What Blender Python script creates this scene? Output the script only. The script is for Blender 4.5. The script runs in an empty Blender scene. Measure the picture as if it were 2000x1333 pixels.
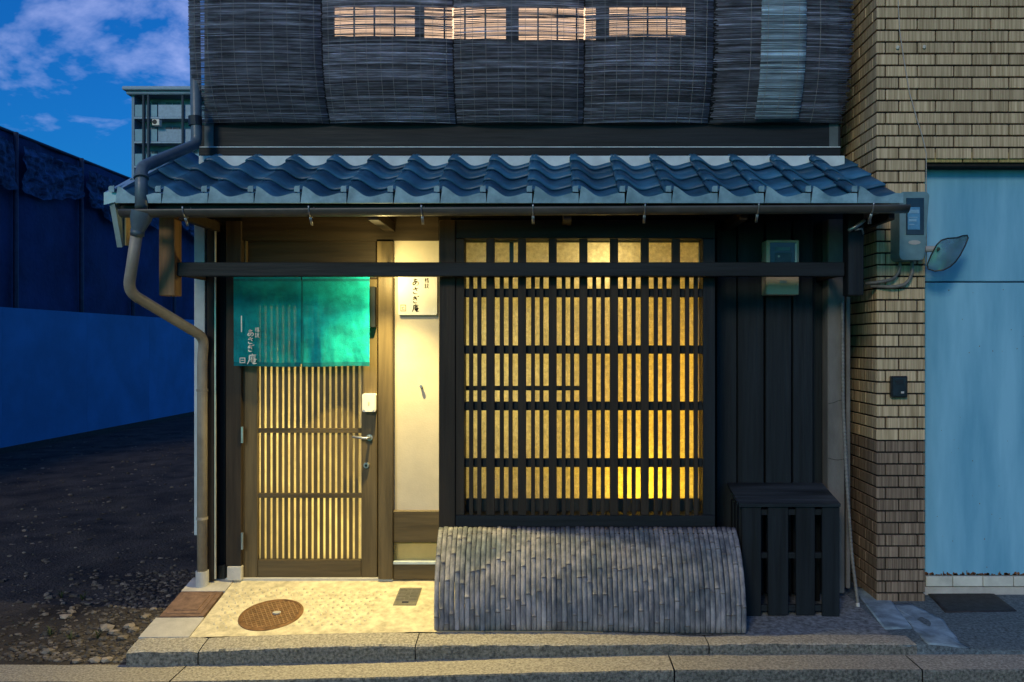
import bpy, bmesh, math, random
from mathutils import Matrix, Vector, noise
R = random.Random(7)
rad = math.radians
scene = bpy.context.scene
col = scene.collection

# ------------------------------------------------------------------ camera
F, D, CZ, VX, VY = 1650.0, 5.5, 1.53, 1075.0, 672.0
cd = bpy.data.cameras.new('camera')
cam = bpy.data.objects.new('camera', cd); col.objects.link(cam)
cam.location = (0, -D, CZ); cam.rotation_euler = (rad(90), 0, 0)
cd.sensor_width = 36; cd.lens = F / 2000 * 36
cd.shift_x = (1000 - VX) / 2000; cd.shift_y = (VY - 666.5) / 2000
cd.clip_start = .05; cd.clip_end = 2000
scene.camera = cam
def X(px, y): return (px - VX) / F * (y + D)
def Z(py, y): return CZ - (py - VY) / F * (y + D)

# ------------------------------------------------------------------ sky, sun, exposure
SUN_EL, SUN_AZ = 26, 200          # light comes from behind the camera, a little from the left
world = bpy.data.worlds.new('World'); scene.world = world; world.use_nodes = True
wn, wl = world.node_tree.nodes, world.node_tree.links
wn.clear()
w_out = wn.new('ShaderNodeOutputWorld'); bg = wn.new('ShaderNodeBackground')
sky = wn.new('ShaderNodeTexSky'); sky.sky_type = 'NISHITA'; sky.sun_disc = False
sky.sun_elevation = rad(4); sky.sun_rotation = rad(SUN_AZ); sky.altitude = 50
tint = wn.new('ShaderNodeMix'); tint.data_type = 'RGBA'; tint.blend_type = 'MULTIPLY'
tint.inputs[0].default_value = 1; tint.inputs[7].default_value = (.03, .42, 1.40, 1)
wl.new(sky.outputs[0], tint.inputs[6])
tc = wn.new('ShaderNodeTexCoord'); mp = wn.new('ShaderNodeMapping'); mp.vector_type = 'POINT'
mp.inputs['Scale'].default_value = (1.0, 1.0, 1.7); mp.inputs['Location'].default_value = (3.645, 2.2, .69)
mp.inputs['Rotation'].default_value = (0, rad(-20), 0)
wl.new(tc.outputs['Generated'], mp.inputs[0])
n1 = wn.new('ShaderNodeTexNoise'); n1.inputs['Scale'].default_value = 3.4; n1.inputs['Detail'].default_value = 7
n1.inputs['Roughness'].default_value = .58; n1.inputs['Distortion'].default_value = .25
wl.new(mp.outputs[0], n1.inputs['Vector'])
cr = wn.new('ShaderNodeValToRGB'); cr.color_ramp.elements[0].position = .55; cr.color_ramp.elements[1].position = .72
wl.new(n1.outputs[0], cr.inputs[0])
cl = wn.new('ShaderNodeMix'); cl.data_type = 'RGBA'; cl.inputs[7].default_value = (3.3, 3.6, 5.9, 1)
wl.new(cr.outputs[0], cl.inputs[0]); wl.new(tint.outputs[2], cl.inputs[6])
wl.new(cl.outputs[2], bg.inputs[0]); bg.inputs[1].default_value = .185
wl.new(bg.outputs[0], w_out.inputs[0])

sl = bpy.data.lights.new('sun', 'SUN'); sl.energy = .95; sl.angle = rad(12); sl.color = (1, .84, .64)
so = bpy.data.objects.new('sun', sl); col.objects.link(so); so.location = (-3, -9, 8)
_az = rad(-22)                    # direction the light travels: +y (into the facade), slightly to +x, downwards
so.rotation_euler = Vector((math.sin(-_az) * math.cos(rad(SUN_EL)), math.cos(_az) * math.cos(rad(SUN_EL)), -math.sin(rad(SUN_EL)))).to_track_quat('-Z', 'Y').to_euler()
vs = scene.view_settings
vs.view_transform = 'Standard'; vs.look = 'None'; vs.exposure = .15; vs.gamma = 1; vs.use_curve_mapping = False
scene.cycles.use_denoising = True
scene.cycles.max_bounces = 6; scene.cycles.transparent_max_bounces = 12

# ------------------------------------------------------------------ materials
def M(name, c, rough=.75, var=.25, scale=6, stretch=(1, 1, 1), bump=.15, bscale=60, metal=0, rand=.12, spec=.3,
      c2=None, transl=0, transp=0, attr=False, lo=.35, hi=.65, bdist=.004):
    m = bpy.data.materials.new(name); m.use_nodes = True
    n, l = m.node_tree.nodes, m.node_tree.links
    b = n['Principled BSDF']; b.inputs['Roughness'].default_value = rough; b.inputs['Metallic'].default_value = metal
    b.inputs['Specular IOR Level'].default_value = spec
    t = n.new('ShaderNodeTexCoord'); oi = n.new('ShaderNodeObjectInfo')
    ad = n.new('ShaderNodeVectorMath'); ad.operation = 'MULTIPLY_ADD'
    cx = n.new('ShaderNodeCombineXYZ')
    for k in range(3): l.new(oi.outputs['Random'], cx.inputs[k])
    l.new(cx.outputs[0], ad.inputs[0]); ad.inputs[1].default_value = (7.3, 5.1, 9.7); l.new(t.outputs['Object'], ad.inputs[2])
    ms = n.new('ShaderNodeVectorMath'); ms.operation = 'MULTIPLY'; ms.inputs[1].default_value = stretch
    l.new(ad.outputs[0], ms.inputs[0])
    a = n.new('ShaderNodeTexNoise'); a.inputs['Scale'].default_value = scale; a.inputs['Detail'].default_value = 8
    a.inputs['Roughness'].default_value = .62
    l.new(ms.outputs[0], a.inputs['Vector'])
    mr = n.new('ShaderNodeMapRange'); mr.inputs[1].default_value = lo; mr.inputs[2].default_value = hi
    l.new(a.outputs[0], mr.inputs[0])
    mx = n.new('ShaderNodeMix'); mx.data_type = 'RGBA'
    mx.inputs[6].default_value = (*[v * (1 - var) for v in c], 1)
    mx.inputs[7].default_value = (*(c2 or [v * (1 + var) for v in c]), 1)
    l.new(mr.outputs[0], mx.inputs[0])
    rr = n.new('ShaderNodeMapRange'); rr.inputs[3].default_value = 1 - rand; rr.inputs[4].default_value = 1 + rand
    l.new(oi.outputs['Random'], rr.inputs[0])
    sc = n.new('ShaderNodeVectorMath'); sc.operation = 'SCALE'
    l.new(mx.outputs[2], sc.inputs[0]); l.new(rr.outputs[0], sc.inputs['Scale'])
    outc = sc.outputs[0]
    if attr:
        at = n.new('ShaderNodeAttribute'); at.attribute_name = 'shade'
        s2 = n.new('ShaderNodeVectorMath'); s2.operation = 'MULTIPLY'
        l.new(outc, s2.inputs[0]); l.new(at.outputs['Color'], s2.inputs[1]); outc = s2.outputs[0]
    l.new(outc, b.inputs['Base Color'])
    if bump:
        b2 = n.new('ShaderNodeTexNoise'); b2.inputs['Scale'].default_value = bscale; b2.inputs['Detail'].default_value = 5
        l.new(ms.outputs[0], b2.inputs['Vector'])
        bp = n.new('ShaderNodeBump'); bp.inputs['Strength'].default_value = min(1, bump * 2); bp.inputs['Distance'].default_value = bdist
        l.new(b2.outputs[0], bp.inputs['Height']); l.new(bp.outputs[0], b.inputs['Normal'])
        # roughness follows the grain a little
        rm = n.new('ShaderNodeMapRange'); rm.inputs[3].default_value = max(0, rough - .12); rm.inputs[4].default_value = min(1, rough + .12)
        l.new(b2.outputs[0], rm.inputs[0]); l.new(rm.outputs[0], b.inputs['Roughness'])
    o = n['Material Output']; sh = b.outputs[0]
    if transl:
        tr = n.new('ShaderNodeBsdfTranslucent'); l.new(outc, tr.inputs[0])
        if bump: l.new(bp.outputs[0], tr.inputs['Normal'])
        x = n.new('ShaderNodeMixShader'); x.inputs[0].default_value = transl
        l.new(sh, x.inputs[1]); l.new(tr.outputs[0], x.inputs[2]); sh = x.outputs[0]
    if transp:
        tp = n.new('ShaderNodeBsdfTransparent')
        x = n.new('ShaderNodeMixShader'); x.inputs[0].default_value = transp
        l.new(sh, x.inputs[1]); l.new(tp.outputs[0], x.inputs[2]); sh = x.outputs[0]
    l.new(sh, o.inputs[0])
    return m
def emit(name, c, s):
    m = bpy.data.materials.new(name); m.use_nodes = True
    n, l = m.node_tree.nodes, m.node_tree.links; n.clear()
    o = n.new('ShaderNodeOutputMaterial'); e = n.new('ShaderNodeEmission'); t = n.new('ShaderNodeTexCoord'); z = n.new('ShaderNodeTexNoise')
    z.inputs['Scale'].default_value = 14; l.new(t.outputs['Object'], z.inputs['Vector'])
    r = n.new('ShaderNodeMapRange'); r.inputs[3].default_value = s * .85; r.inputs[4].default_value = s * 1.15
    l.new(z.outputs[0], r.inputs[0]); l.new(r.outputs[0], e.inputs[1]); e.inputs[0].default_value = (*c, 1)
    l.new(e.outputs[0], o.inputs[0]); return m

V = (1, 1, .06)      # vertical grain
H = (.06, 1, 1)      # horizontal grain
wood = M('dark_wood_vertical', (.030, .021, .013), .62, .35, 22, V, .2, 60)
woodh = M('dark_wood_horizontal', (.032, .023, .014), .62, .35, 22, H, .2, 60)
doorwood = M('brown_door_wood', (.105, .076, .036), .5, .28, 26, V, .14, 70)
doorwoodh = M('brown_door_wood_cross', (.105, .076, .036), .5, .28, 26, H, .14, 70)
black_wood = M('black_stained_wood', (.008, .0115, .015), .6, .4, 20, V, .25, 60)
black_woodh = M('black_stained_wood_cross', (.008, .0115, .015), .6, .4, 20, H, .25, 60)
plaster = M('cream_plaster', (.64, .57, .44), .85, .07, 5, bump=.12, bscale=120)
yplaster = M('yellow_plaster', (.55, .42, .16), .9, .1, 5, bump=.15, bscale=120)
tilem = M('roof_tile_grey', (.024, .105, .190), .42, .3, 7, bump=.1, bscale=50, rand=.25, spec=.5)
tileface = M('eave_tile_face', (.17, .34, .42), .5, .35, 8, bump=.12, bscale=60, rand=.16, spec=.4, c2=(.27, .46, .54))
pale_trim = M('pale_flashing', (.52, .60, .62), .55, .15, 5, bump=.08)
bargem = M('grey_green_board', (.26, .36, .36), .6, .2, 6, bump=.1)
soffitm = M('cream_soffit', (.60, .44, .20), .7, .15, 8, bump=.1)
gutterm = M('dark_gutter_plastic', (.075, .070, .062), .4, .2, 6, bump=.05, spec=.5)
pipem = M('brown_grey_pipe', (.26, .23, .18), .45, .2, 7, bump=.06, spec=.45)
bluepipem = M('slate_pipe', (.09, .13, .16), .4, .25, 7, bump=.06, spec=.5)
collarm = M('grey_collar', (.44, .44, .42), .5, .1, 7, bump=.06)
steel = M('galvanised_steel', (.42, .43, .43), .35, .15, 20, bump=.05, metal=.8)
reedm = M('weathered_reed', (.29, .32, .39), .7, .45, 40, (.12, 1, 1), .1, 60, attr=True, transl=.55, rand=.08)
reedpatch = M('light_patch_reed', (.34, .46, .54), .7, .35, 40, (.12, 1, 1), .1, 60, attr=True, transl=.2, rand=.05)  # paler reed colour carries the bluish light patch
cordm = M('blind_cord', (.40, .38, .36), .8, .1, 20, bump=0)
bamboo = M('weathered_bamboo', (.19, .195, .22), .72, .40, 7, (3, 3, .8), .3, 60, rand=.13, c2=(.36, .345, .35), bdist=.006)
_n, _l = bamboo.node_tree.nodes, bamboo.node_tree.links      # broad stains running across neighbouring strips
_bc = _n['Principled BSDF'].inputs['Base Color']; _src = _bc.links[0].from_socket
_t = _n.new('ShaderNodeTexCoord'); _z = _n.new('ShaderNodeTexNoise'); _z.inputs['Scale'].default_value = 3.2; _z.inputs['Detail'].default_value = 9; _z.inputs['Roughness'].default_value = .7
_l.new(_t.outputs['Object'], _z.inputs['Vector'])
_r = _n.new('ShaderNodeMapRange'); _r.inputs[1].default_value = .42; _r.inputs[2].default_value = .62; _l.new(_z.outputs[0], _r.inputs[0])
_m = _n.new('ShaderNodeMix'); _m.data_type = 'RGBA'; _m.blend_type = 'MULTIPLY'; _m.inputs[7].default_value = (.38, .48, .54, 1)
_l.new(_r.outputs[0], _m.inputs[0]); _l.new(_src, _m.inputs[6]); _l.new(_m.outputs[2], _bc)
bamboo_end = M('bamboo_node', (.12, .11, .105), .8, .3, 30, bump=.2)
glassm = M('frosted_glass', (.84, .82, .78), .3, .16, 45, bump=.6, bscale=70, transl=.82, spec=.5, rand=0)
doorglass = M('door_frosted_glass', (.82, .76, .62), .3, .1, 9, bump=.3, bscale=90, transl=.55, spec=.5, rand=0)
roomm = M('room_plaster', (.46, .43, .28), .9, .1, 3, bump=.05)
alum = M('dark_sash', (.05, .05, .05), .4, .1, 20, bump=0, spec=.5)
silver = M('sash_edge', (.55, .52, .46), .35, .1, 20, bump=0, metal=.5)
paper = emit('lit_paper_window', (1.0, .64, .40), 1.8)
norenm = M('turquoise_linen', (.001, .38, .42), .85, .28, 6, (1, 1, 1.4), .3, 260, transl=.42, transp=.12, rand=.03, c2=(.003, .55, .60))
norenr = M('turquoise_linen_opaque', (.001, .40, .43), .85, .30, 7, (1, 1, 1.4), .4, 200, transl=.3, transp=.02, rand=.03, c2=(.003, .60, .63))  # right panel: less see-through, slightly brighter copy of the linen
norend = M('turquoise_hem', (.002, .18, .21), .85, .2, 30, bump=.2, bscale=200, transl=.2, rand=.02)
white_ink = M('white_print', (.75, .76, .66), .8, .15, 40, bump=0)
ink = M('black_ink', (.006, .006, .006), .7, .2, 60, bump=0)
sealm = M('red_seal_ink', (.50, .27, .17), .8, .2, 60, bump=0)
whitepl = M('white_plastic', (.70, .68, .62), .4, .04, 10, bump=.02, spec=.5)
cream_box = M('cream_meter_casing', (.52, .46, .33), .5, .1, 8, bump=.04)
blackpl = M('black_plastic', (.015, .016, .017), .35, .2, 10, bump=.03, spec=.5)
darkglass = M('dark_meter_glass', (.02, .035, .045), .12, .2, 10, bump=0, spec=.6)
lcd = M('meter_face', (.24, .46, .62), .3, .12, 30, bump=0)
tealpl = M('teal_grey_casing', (.12, .22, .25), .45, .2, 7, bump=.05, spec=.4)
brickm = M('ribbed_tan_brick', (.47, .345, .195), .82, .28, 30, (2.6, 2.6, .04), .45, 26, rand=.17, c2=(.66, .51, .32), lo=.36, hi=.64, bdist=.008)
brickdark = M('ribbed_brown_brick', (.19, .135, .092), .82, .38, 30, (2.6, 2.6, .04), .45, 26, rand=.16, c2=(.32, .235, .165), lo=.36, hi=.64, bdist=.008)
bricklit = M('ribbed_brick_yellow_lit', (.36, .28, .11), .82, .35, 34, (3.2, 3.2, .05), .55, 26, rand=.1, bdist=.008)  # yellowish light on the lintel course put into the brick colour
mortar = M('dark_mortar', (.022, .020, .018), .95, .2, 20, bump=.3)
shutterm = M('pale_blue_metal_panel', (.17, .47, .67), .45, .16, 5, (1, 1, .14), .08, 30, rand=.05, spec=.45, c2=(.25, .55, .73))
basetile = M('cream_base_tile', (.60, .60, .52), .5, .15, 8, bump=.08)
rust = M('rust', (.18, .075, .03), .9, .4, 30, bump=.3)
concrete = M('porch_concrete', (.57, .51, .35), .9, .30, 16, bump=.8, bscale=100, rand=0, lo=.3, hi=.62)
conc_pale = M('pale_concrete', (.50, .48, .43), .9, .14, 8, bump=.35, bscale=120, rand=.04)
granite_top = M('lit_granite_top', (.36, .335, .275), .92, .45, 75, bump=.8, bscale=130, rand=.08, bdist=.008)  # lighter granite copy: lamplight on the tops put into the colour
shaded_face = M('grimy_shaded_granite_face', (.135, .145, .13), .95, .55, 60, bump=.8, bscale=110, rand=.08, c2=(.25, .25, .22), bdist=.01)  # darker granite copy: shade painted into upright faces, over grime
granite = M('granite_kerb', (.23, .215, .185), .92, .55, 38, bump=.8, bscale=130, rand=.08, bdist=.008)
apron_m = M('worn_asphalt_apron', (.12, .16, .175), .92, .5, 60, bump=.8, bscale=150, rand=0, bdist=.008)
asphalt = M('asphalt', (.05, .05, .052), .9, .45, 70, bump=.8, bscale=160, rand=0, bdist=.008)
mortarpatch = M('pale_mortar_patch', (.24, .34, .40), .85, .45, 7, bump=.5, bscale=60, rand=.05)
postconc = M('concrete_post', (.155, .145, .130), .9, .25, 5, (1, 1, .4), .35, 90)
iron = M('rusty_iron', (.23, .125, .055), .7, .4, 18, bump=.35, bscale=120, metal=.25)
irond = M('dark_iron', (.035, .035, .038), .6, .4, 22, bump=.4, bscale=90, metal=.3)
lidm = M('brown_lid', (.20, .125, .085), .75, .3, 18, bump=.35, bscale=90)
platem = M('grey_plate', (.20, .19, .15), .6, .2, 20, bump=.2, metal=.2)
soil = M('dark_soil', (.040, .037, .033), .95, .55, 2.4, bump=1, bscale=45, rand=0, c2=(.080, .068, .052), bdist=.02)
stonem = M('gravel_stone', (.105, .092, .075), .9, .4, 9, bump=.4, bscale=60, attr=True, rand=.1)
rockm = M('pale_rock', (.27, .23, .18), .9, .3, 14, bump=.5, bscale=60, rand=.25)
hoardm = M('blue_hoarding_panel', (.035, .23, .52), .55, .14, 1.2, bump=.05, bscale=20, rand=.03)
netm = M('dark_blue_mesh_sheet', (.016, .050, .15), .8, .3, 1.4, bump=.3, bscale=14, rand=.12, bdist=.02)
nettop = M('loose_mesh_fold', (.030, .085, .18), .75, .6, 5, (1, 1, 1), .6, 16, rand=.12, transp=.12, bdist=.03)
poleb = M('scaffold_pole', (.04, .06, .10), .5, .2, 10, bump=.05, metal=.3)
flatw = M('apartment_render', (.22, .32, .42), .85, .1, .6, bump=.02, rand=.05)  # bluish haze of distance put into the wall colour
flatp = M('balcony_panel', (.32, .43, .54), .7, .12, 3, bump=.02, rand=.06)  # same haze put into the panel colour
flatg = M('balcony_glass', (.15, .33, .44), .4, .1, 2, bump=0, rand=.1)
flatd = M('dark_opening', (.05, .08, .12), .3, .1, 1, bump=0)
wirem = M('grey_wire', (.42, .40, .36), .6, .1, 20, bump=0)
hosem = M('ribbed_hose_plastic', (.17, .165, .15), .5, .2, 20, bump=.05)
glowbulb = emit('lamp_bulb', (1, .72, .36), 16)
leafm = M('weed_leaf', (.07, .085, .035), .7, .4, 20, bump=.1, rand=.2, transl=.2)

# ------------------------------------------------------------------ builders
class MB:
    def __init__(s): s.v = []; s.f = []; s.c = []
    def add(s, vs, fs, shade=None):
        k = len(s.v); s.v += [tuple(p) for p in vs]; s.f += [tuple(i + k for i in f) for f in fs]
        s.c += [shade or 1.0] * len(vs)
    def box(s, x0, x1, y0, y1, z0, z1):
        s.add([(x0, y0, z0), (x1, y0, z0), (x1, y1, z0), (x0, y1, z0), (x0, y0, z1), (x1, y0, z1), (x1, y1, z1), (x0, y1, z1)],
              [(0, 3, 2, 1), (4, 5, 6, 7), (0, 1, 5, 4), (1, 2, 6, 5), (2, 3, 7, 6), (3, 0, 4, 7)])
    def tube(s, pts, r, n=10, caps=True, shade=None):
        pts = [Vector(p) for p in pts]; rs = r if isinstance(r, (list, tuple)) else [r] * len(pts)
        vs, fs = [], []
        up = None
        for i, p in enumerate(pts):
            a = pts[max(0, i - 1)]; b = pts[min(len(pts) - 1, i + 1)]
            d = (b - a).normalized()
            if up is None:
                up = Vector((0, 0, 1)) if abs(d.z) < .9 else Vector((0, 1, 0))
            u = d.cross(up).normalized(); w = u.cross(d).normalized(); up = w
            for k in range(n):
                t = 2 * math.pi * k / n
                vs.append(p + (u * math.cos(t) + w * math.sin(t)) * rs[i])
        for i in range(len(pts) - 1):
            for k in range(n):
                a = i * n + k; b = i * n + (k + 1) % n
                fs.append((a, b, b + n, a + n))
        if caps:
            fs.append(tuple(range(n - 1, -1, -1))); q = (len(pts) - 1) * n; fs.append(tuple(q + k for k in range(n)))
        s.add(vs, fs, shade)
    def grid(s, P, nu, nv, flip=False):
        vs = [P(i / nu, j / nv) for j in range(nv + 1) for i in range(nu + 1)]
        fs = []
        for j in range(nv):
            for i in range(nu):
                a = j * (nu + 1) + i
                q = (a, a + 1, a + nu + 2, a + nu + 1)
                fs.append(q[::-1] if flip else q)
        s.add(vs, fs)
    def prism(s, poly, y0, y1):            # polygon in x,z extruded along y
        n = len(poly)
        s.add([(x, y0, z) for x, z in poly] + [(x, y1, z) for x, z in poly],
              [tuple(range(n)), tuple(range(2 * n - 1, n - 1, -1))] + [(i + n, (i + 1) % n + n, (i + 1) % n, i) for i in range(n)])
    def mesh(s, name, smooth=False, shade=False):
        me = bpy.data.meshes.new(name); me.from_pydata(s.v, [], s.f); me.update()
        bm = bmesh.new(); bm.from_mesh(me); bmesh.ops.recalc_face_normals(bm, faces=bm.faces); bm.to_mesh(me); bm.free()
        if smooth:
            me.polygons.foreach_set('use_smooth', [True] * len(me.polygons))
        if shade:
            at = me.attributes.new('shade', 'FLOAT_COLOR', 'POINT')
            for i, q in enumerate(s.c): at.data[i].color = (q, q, q, 1) if not isinstance(q, tuple) else (*q, 1)
        return me

def link(name, me, mat, parent=None, loc=None, rot=None, kind=None):
    if mat and not me.materials: me.materials.append(mat)
    o = bpy.data.objects.new(name, me); col.objects.link(o)
    if loc is not None: o.location = loc
    if rot is not None: o.rotation_euler = rot
    if parent is not None:
        o.parent = parent; o.matrix_parent_inverse = INV[parent.name].copy()
        INV[o.name] = (INVL(o) @ INV[parent.name].inverted().inverted() if False else WINV(o))
    else:
        INV[o.name] = WINV(o)
    if kind: o['kind'] = kind
    return o
INV = {}
def INVL(o): return Matrix()
def WINV(o):        # all parts are placed in world space: the inverse of that placement
    from mathutils import Euler
    return (Matrix.Translation(o.location) @ Euler(o.rotation_euler).to_matrix().to_4x4()).inverted()
def tag(o, label, cat, group=None):
    o['label'] = label; o['category'] = cat
    if group: o['group'] = group
    return o
def thing(name, label, cat, loc, group=None):
    o = bpy.data.objects.new(name, None); col.objects.link(o); o.location = loc; o.empty_display_size = .1
    INV[o.name] = Matrix.Translation(loc).inverted()
    return tag(o, label, cat, group)
def partroot(name, parent, loc):
    o = bpy.data.objects.new(name, None); col.objects.link(o); o.location = loc; o.empty_display_size = .05
    o.parent = parent; o.matrix_parent_inverse = INV[parent.name].copy()
    INV[o.name] = Matrix.Translation(loc).inverted()
    return o
_boxes = {}
def boxmesh(w, d, h, bev, mat):
    k = (round(w, 4), round(d, 4), round(h, 4), bev, mat.name)
    if k not in _boxes:
        bm = bmesh.new(); bmesh.ops.create_cube(bm, size=1)
        bmesh.ops.scale(bm, vec=(w, d, h), verts=bm.verts)
        b = min(bev, .4 * min(w, d, h))
        if b > 0: bmesh.ops.bevel(bm, geom=list(bm.edges), offset=b, segments=1, affect='EDGES', clamp_overlap=True)
        me = bpy.data.meshes.new('box'); bm.to_mesh(me); bm.free(); me.materials.append(mat); _boxes[k] = me
    return _boxes[k]
def bx(name, x0, x1, y0, y1, z0, z1, mat, parent=None, bev=.003, kind=None):
    x0, x1 = sorted((x0, x1)); y0, y1 = sorted((y0, y1)); z0, z1 = sorted((z0, z1))
    return link(name, boxmesh(x1 - x0, y1 - y0, z1 - z0, bev, mat), None, parent, ((x0 + x1) / 2, (y0 + y1) / 2, (z0 + z1) / 2), kind=kind)
def pb(name, a, b, c, d, yf, dep, mat, parent=None, bev=.003, kind=None):   # from the photo's pixels on the plane y = yf
    return bx(name, X(a, yf), X(b, yf), yf, yf + dep, Z(d, yf), Z(c, yf), mat, parent, bev, kind)
def smooth_path(pts, n=8, rad_=.06):
    """round the corners of a polyline"""
    pts = [Vector(p) for p in pts]; out = [pts[0]]
    for i in range(1, len(pts) - 1):
        a, b, c = pts[i - 1], pts[i], pts[i + 1]
        r = min(rad_, (a - b).length * .45, (c - b).length * .45)
        p0 = b + (a - b).normalized() * r; p1 = b + (c - b).normalized() * r
        for k in range(n + 1):
            t = k / n; out.append(p0 * (1 - t) ** 2 + b * 2 * t * (1 - t) + p1 * t * t)
    return out + [pts[-1]]
def roundrect(w, h, r, n=5):
    out = []
    for cx_, cz_, a0 in ((w / 2 - r, h / 2 - r, 0), (-w / 2 + r, h / 2 - r, 90), (-w / 2 + r, -h / 2 + r, 180), (w / 2 - r, -h / 2 + r, 270)):
        for k in range(n + 1):
            t = rad(a0 + 90 * k / n); out.append((cx_ + r * math.cos(t), cz_ + r * math.sin(t)))
    return out
def catmull(pts, n=6):
    P = [Vector((*p, 0)) for p in pts]
    if len(P) == 2: return [P[0].lerp(P[1], i / n) for i in range(n + 1)]
    out = []
    for i in range(len(P) - 1):
        p0 = P[max(0, i - 1)]; p1 = P[i]; p2 = P[i + 1]; p3 = P[min(len(P) - 1, i + 2)]
        for k in range(n):
            t = k / n
            out.append(.5 * (2 * p1 + (p2 - p0) * t + (2 * p0 - 5 * p1 + 4 * p2 - p3) * t * t + (3 * p1 - p0 - 3 * p2 + p3) * t ** 3))
    return out + [P[-1]]
GLYPH = {
 'a': [[(.2, .76), (.5, .8), (.78, .86)], [(.43, 1), (.39, .6), (.44, .18)], [(.68, .64), (.52, .3), (.25, .08), (.1, .24), (.3, .5), (.6, .56), (.88, .4), (.86, .14), (.6, .0)]],
 'sa': [[(.12, .66), (.5, .74), (.85, .84)], [(.4, 1), (.56, .66), (.74, .42)], [(.16, .3), (.28, .08), (.76, .04)]],
 'gi': [[(.15, .76), (.4, .8), (.66, .88)], [(.1, .55), (.4, .6), (.72, .68)], [(.34, 1), (.55, .62), (.7, .36)], [(.18, .28), (.3, .04), (.7, .04)], [(.8, .98), (.86, .86)], [(.92, 1.02), (.98, .9)]],
 'an': [[(.5, 1.02), (.54, .93)], [(.2, .86), (.92, .9)], [(.22, .86), (.2, .4), (.0, -.04)], [(.35, .68), (.86, .71)], [(.6, .8), (.5, .6), (.3, .44)], [(.6, .67), (.74, .52), (.98, .44)],
        [(.42, .4), (.42, .16)], [(.42, .4), (.76, .41), (.74, .18), (.42, .18)], [(.42, .29), (.75, .3)], [(.58, .5), (.57, .1), (.72, .02), (.98, .06)]],
 'k1': [[(.03, .7), (.44, .75)], [(.25, 1), (.25, 0)], [(.24, .68), (.03, .34)], [(.27, .6), (.4, .45)], [(.66, 1), (.46, .64)], [(.58, .86), (.9, .86), (.48, .42)], [(.58, .72), (.98, .42)],
        [(.58, .34), (.58, 0)], [(.58, .34), (.9, .35), (.88, .03), (.58, .03)]],
 'k2': [[(.26, 1), (.08, .8), (.3, .72)], [(.36, .86), (.08, .55), (.4, .58)], [(.23, .55), (.23, 0)], [(.12, .35), (.04, .1)], [(.33, .35), (.43, .18)], [(.7, 1), (.73, .88)], [(.5, .78), (1, .81)],
        [(.86, .78), (.74, .4), (.46, .03)], [(.58, .66), (.76, .28), (1.02, 0)]]}
def brush(mb, glyph, x, z, w, h, y, thick):
    for st in GLYPH[glyph]:
        p = catmull(st); n = len(p)
        vs = []
        for i, q in enumerate(p):
            d = (p[min(n - 1, i + 1)] - p[max(0, i - 1)]).normalized(); t = i / (n - 1)
            wd = thick * (.55 + .75 * math.sin(math.pi * min(1, .25 + t * .75)))
            pt = Vector((x + q.x * w, z + q.y * h, 0)); nn = Vector((-d.y, d.x, 0)) * wd / 2
            vs += [(pt.x + nn.x, y, pt.y + nn.y), (pt.x - nn.x, y, pt.y - nn.y)]
        mb.add(vs, [(2 * i, 2 * i + 1, 2 * i + 3, 2 * i + 2) for i in range(n - 1)])

# ------------------------------------------------------------------ ground
def sm(t): t = max(0, min(1, t)); return t * t * (3 - 2 * t)
YK = -.85                                    # street edge of the kerb
def pave_z(x, y):
    t = max(0, -y)
    zl = -(.155 + .045 * sm((-.74 - x) / 1.6)) * t
    zr = -.113 - .015 * t
    k = sm((x - .0) / .9)
    return zl * (1 - k) + zr * k
def street_z(x):                             # the gutter rises towards the right
    return -.243 + .063 * sm((x + 2.3) / 3.3)

mb = MB(); mb.grid(lambda u, v: (-600 + 1200 * u, -60 + 1200 * v, -.62), 8, 8)
link('ground', mb.mesh('ground'), soil, kind='structure')
mb = MB(); mb.grid(lambda u, v: (-30 + 60 * u, -16 + (16 - 1.07) * v, street_z(-30 + 60 * u) - .075), 60, 10)
link('road', mb.mesh('road'), asphalt, kind='structure')
# concrete gutter strip at the foot of the kerb
gs = bpy.data.objects.new('gutter_strip', None); col.objects.link(gs); gs['kind'] = 'structure'; gs.location = (0, -1, -.2); INV[gs.name] = Matrix.Translation(gs.location).inverted()
cuts = [-14, -10.6, -8.4, -6.5, -4.6, -3.05, -2.0, .65, 1.95, 3.3, 4.6, 6]
for a, b in zip(cuts, cuts[1:]):
    mb = MB(); w = b - a - .008
    def P(u, v, a=a, w=w):
        x = a + .004 + w * u
        prof = [(0, -.12), (.0, -.008), (.02, 0), (.95, 0), (1, -.004)]
        q = prof[min(4, round(v * 4))]
        y = -1.07 + .25 * q[0]
        return (x, y + .004 * noise.noise((x * 9, y * 5, 3)), street_z(x) + q[1] + .004 * noise.noise((x * 7, y * 20, 1)))
    mb.grid(P, 40, 4)
    me = mb.mesh('gutter_slab'); me.materials.append(granite_top); me.materials.append(shaded_face)
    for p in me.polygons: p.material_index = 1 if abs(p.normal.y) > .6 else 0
    link('gutter_slab', me, None, gs)
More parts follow.
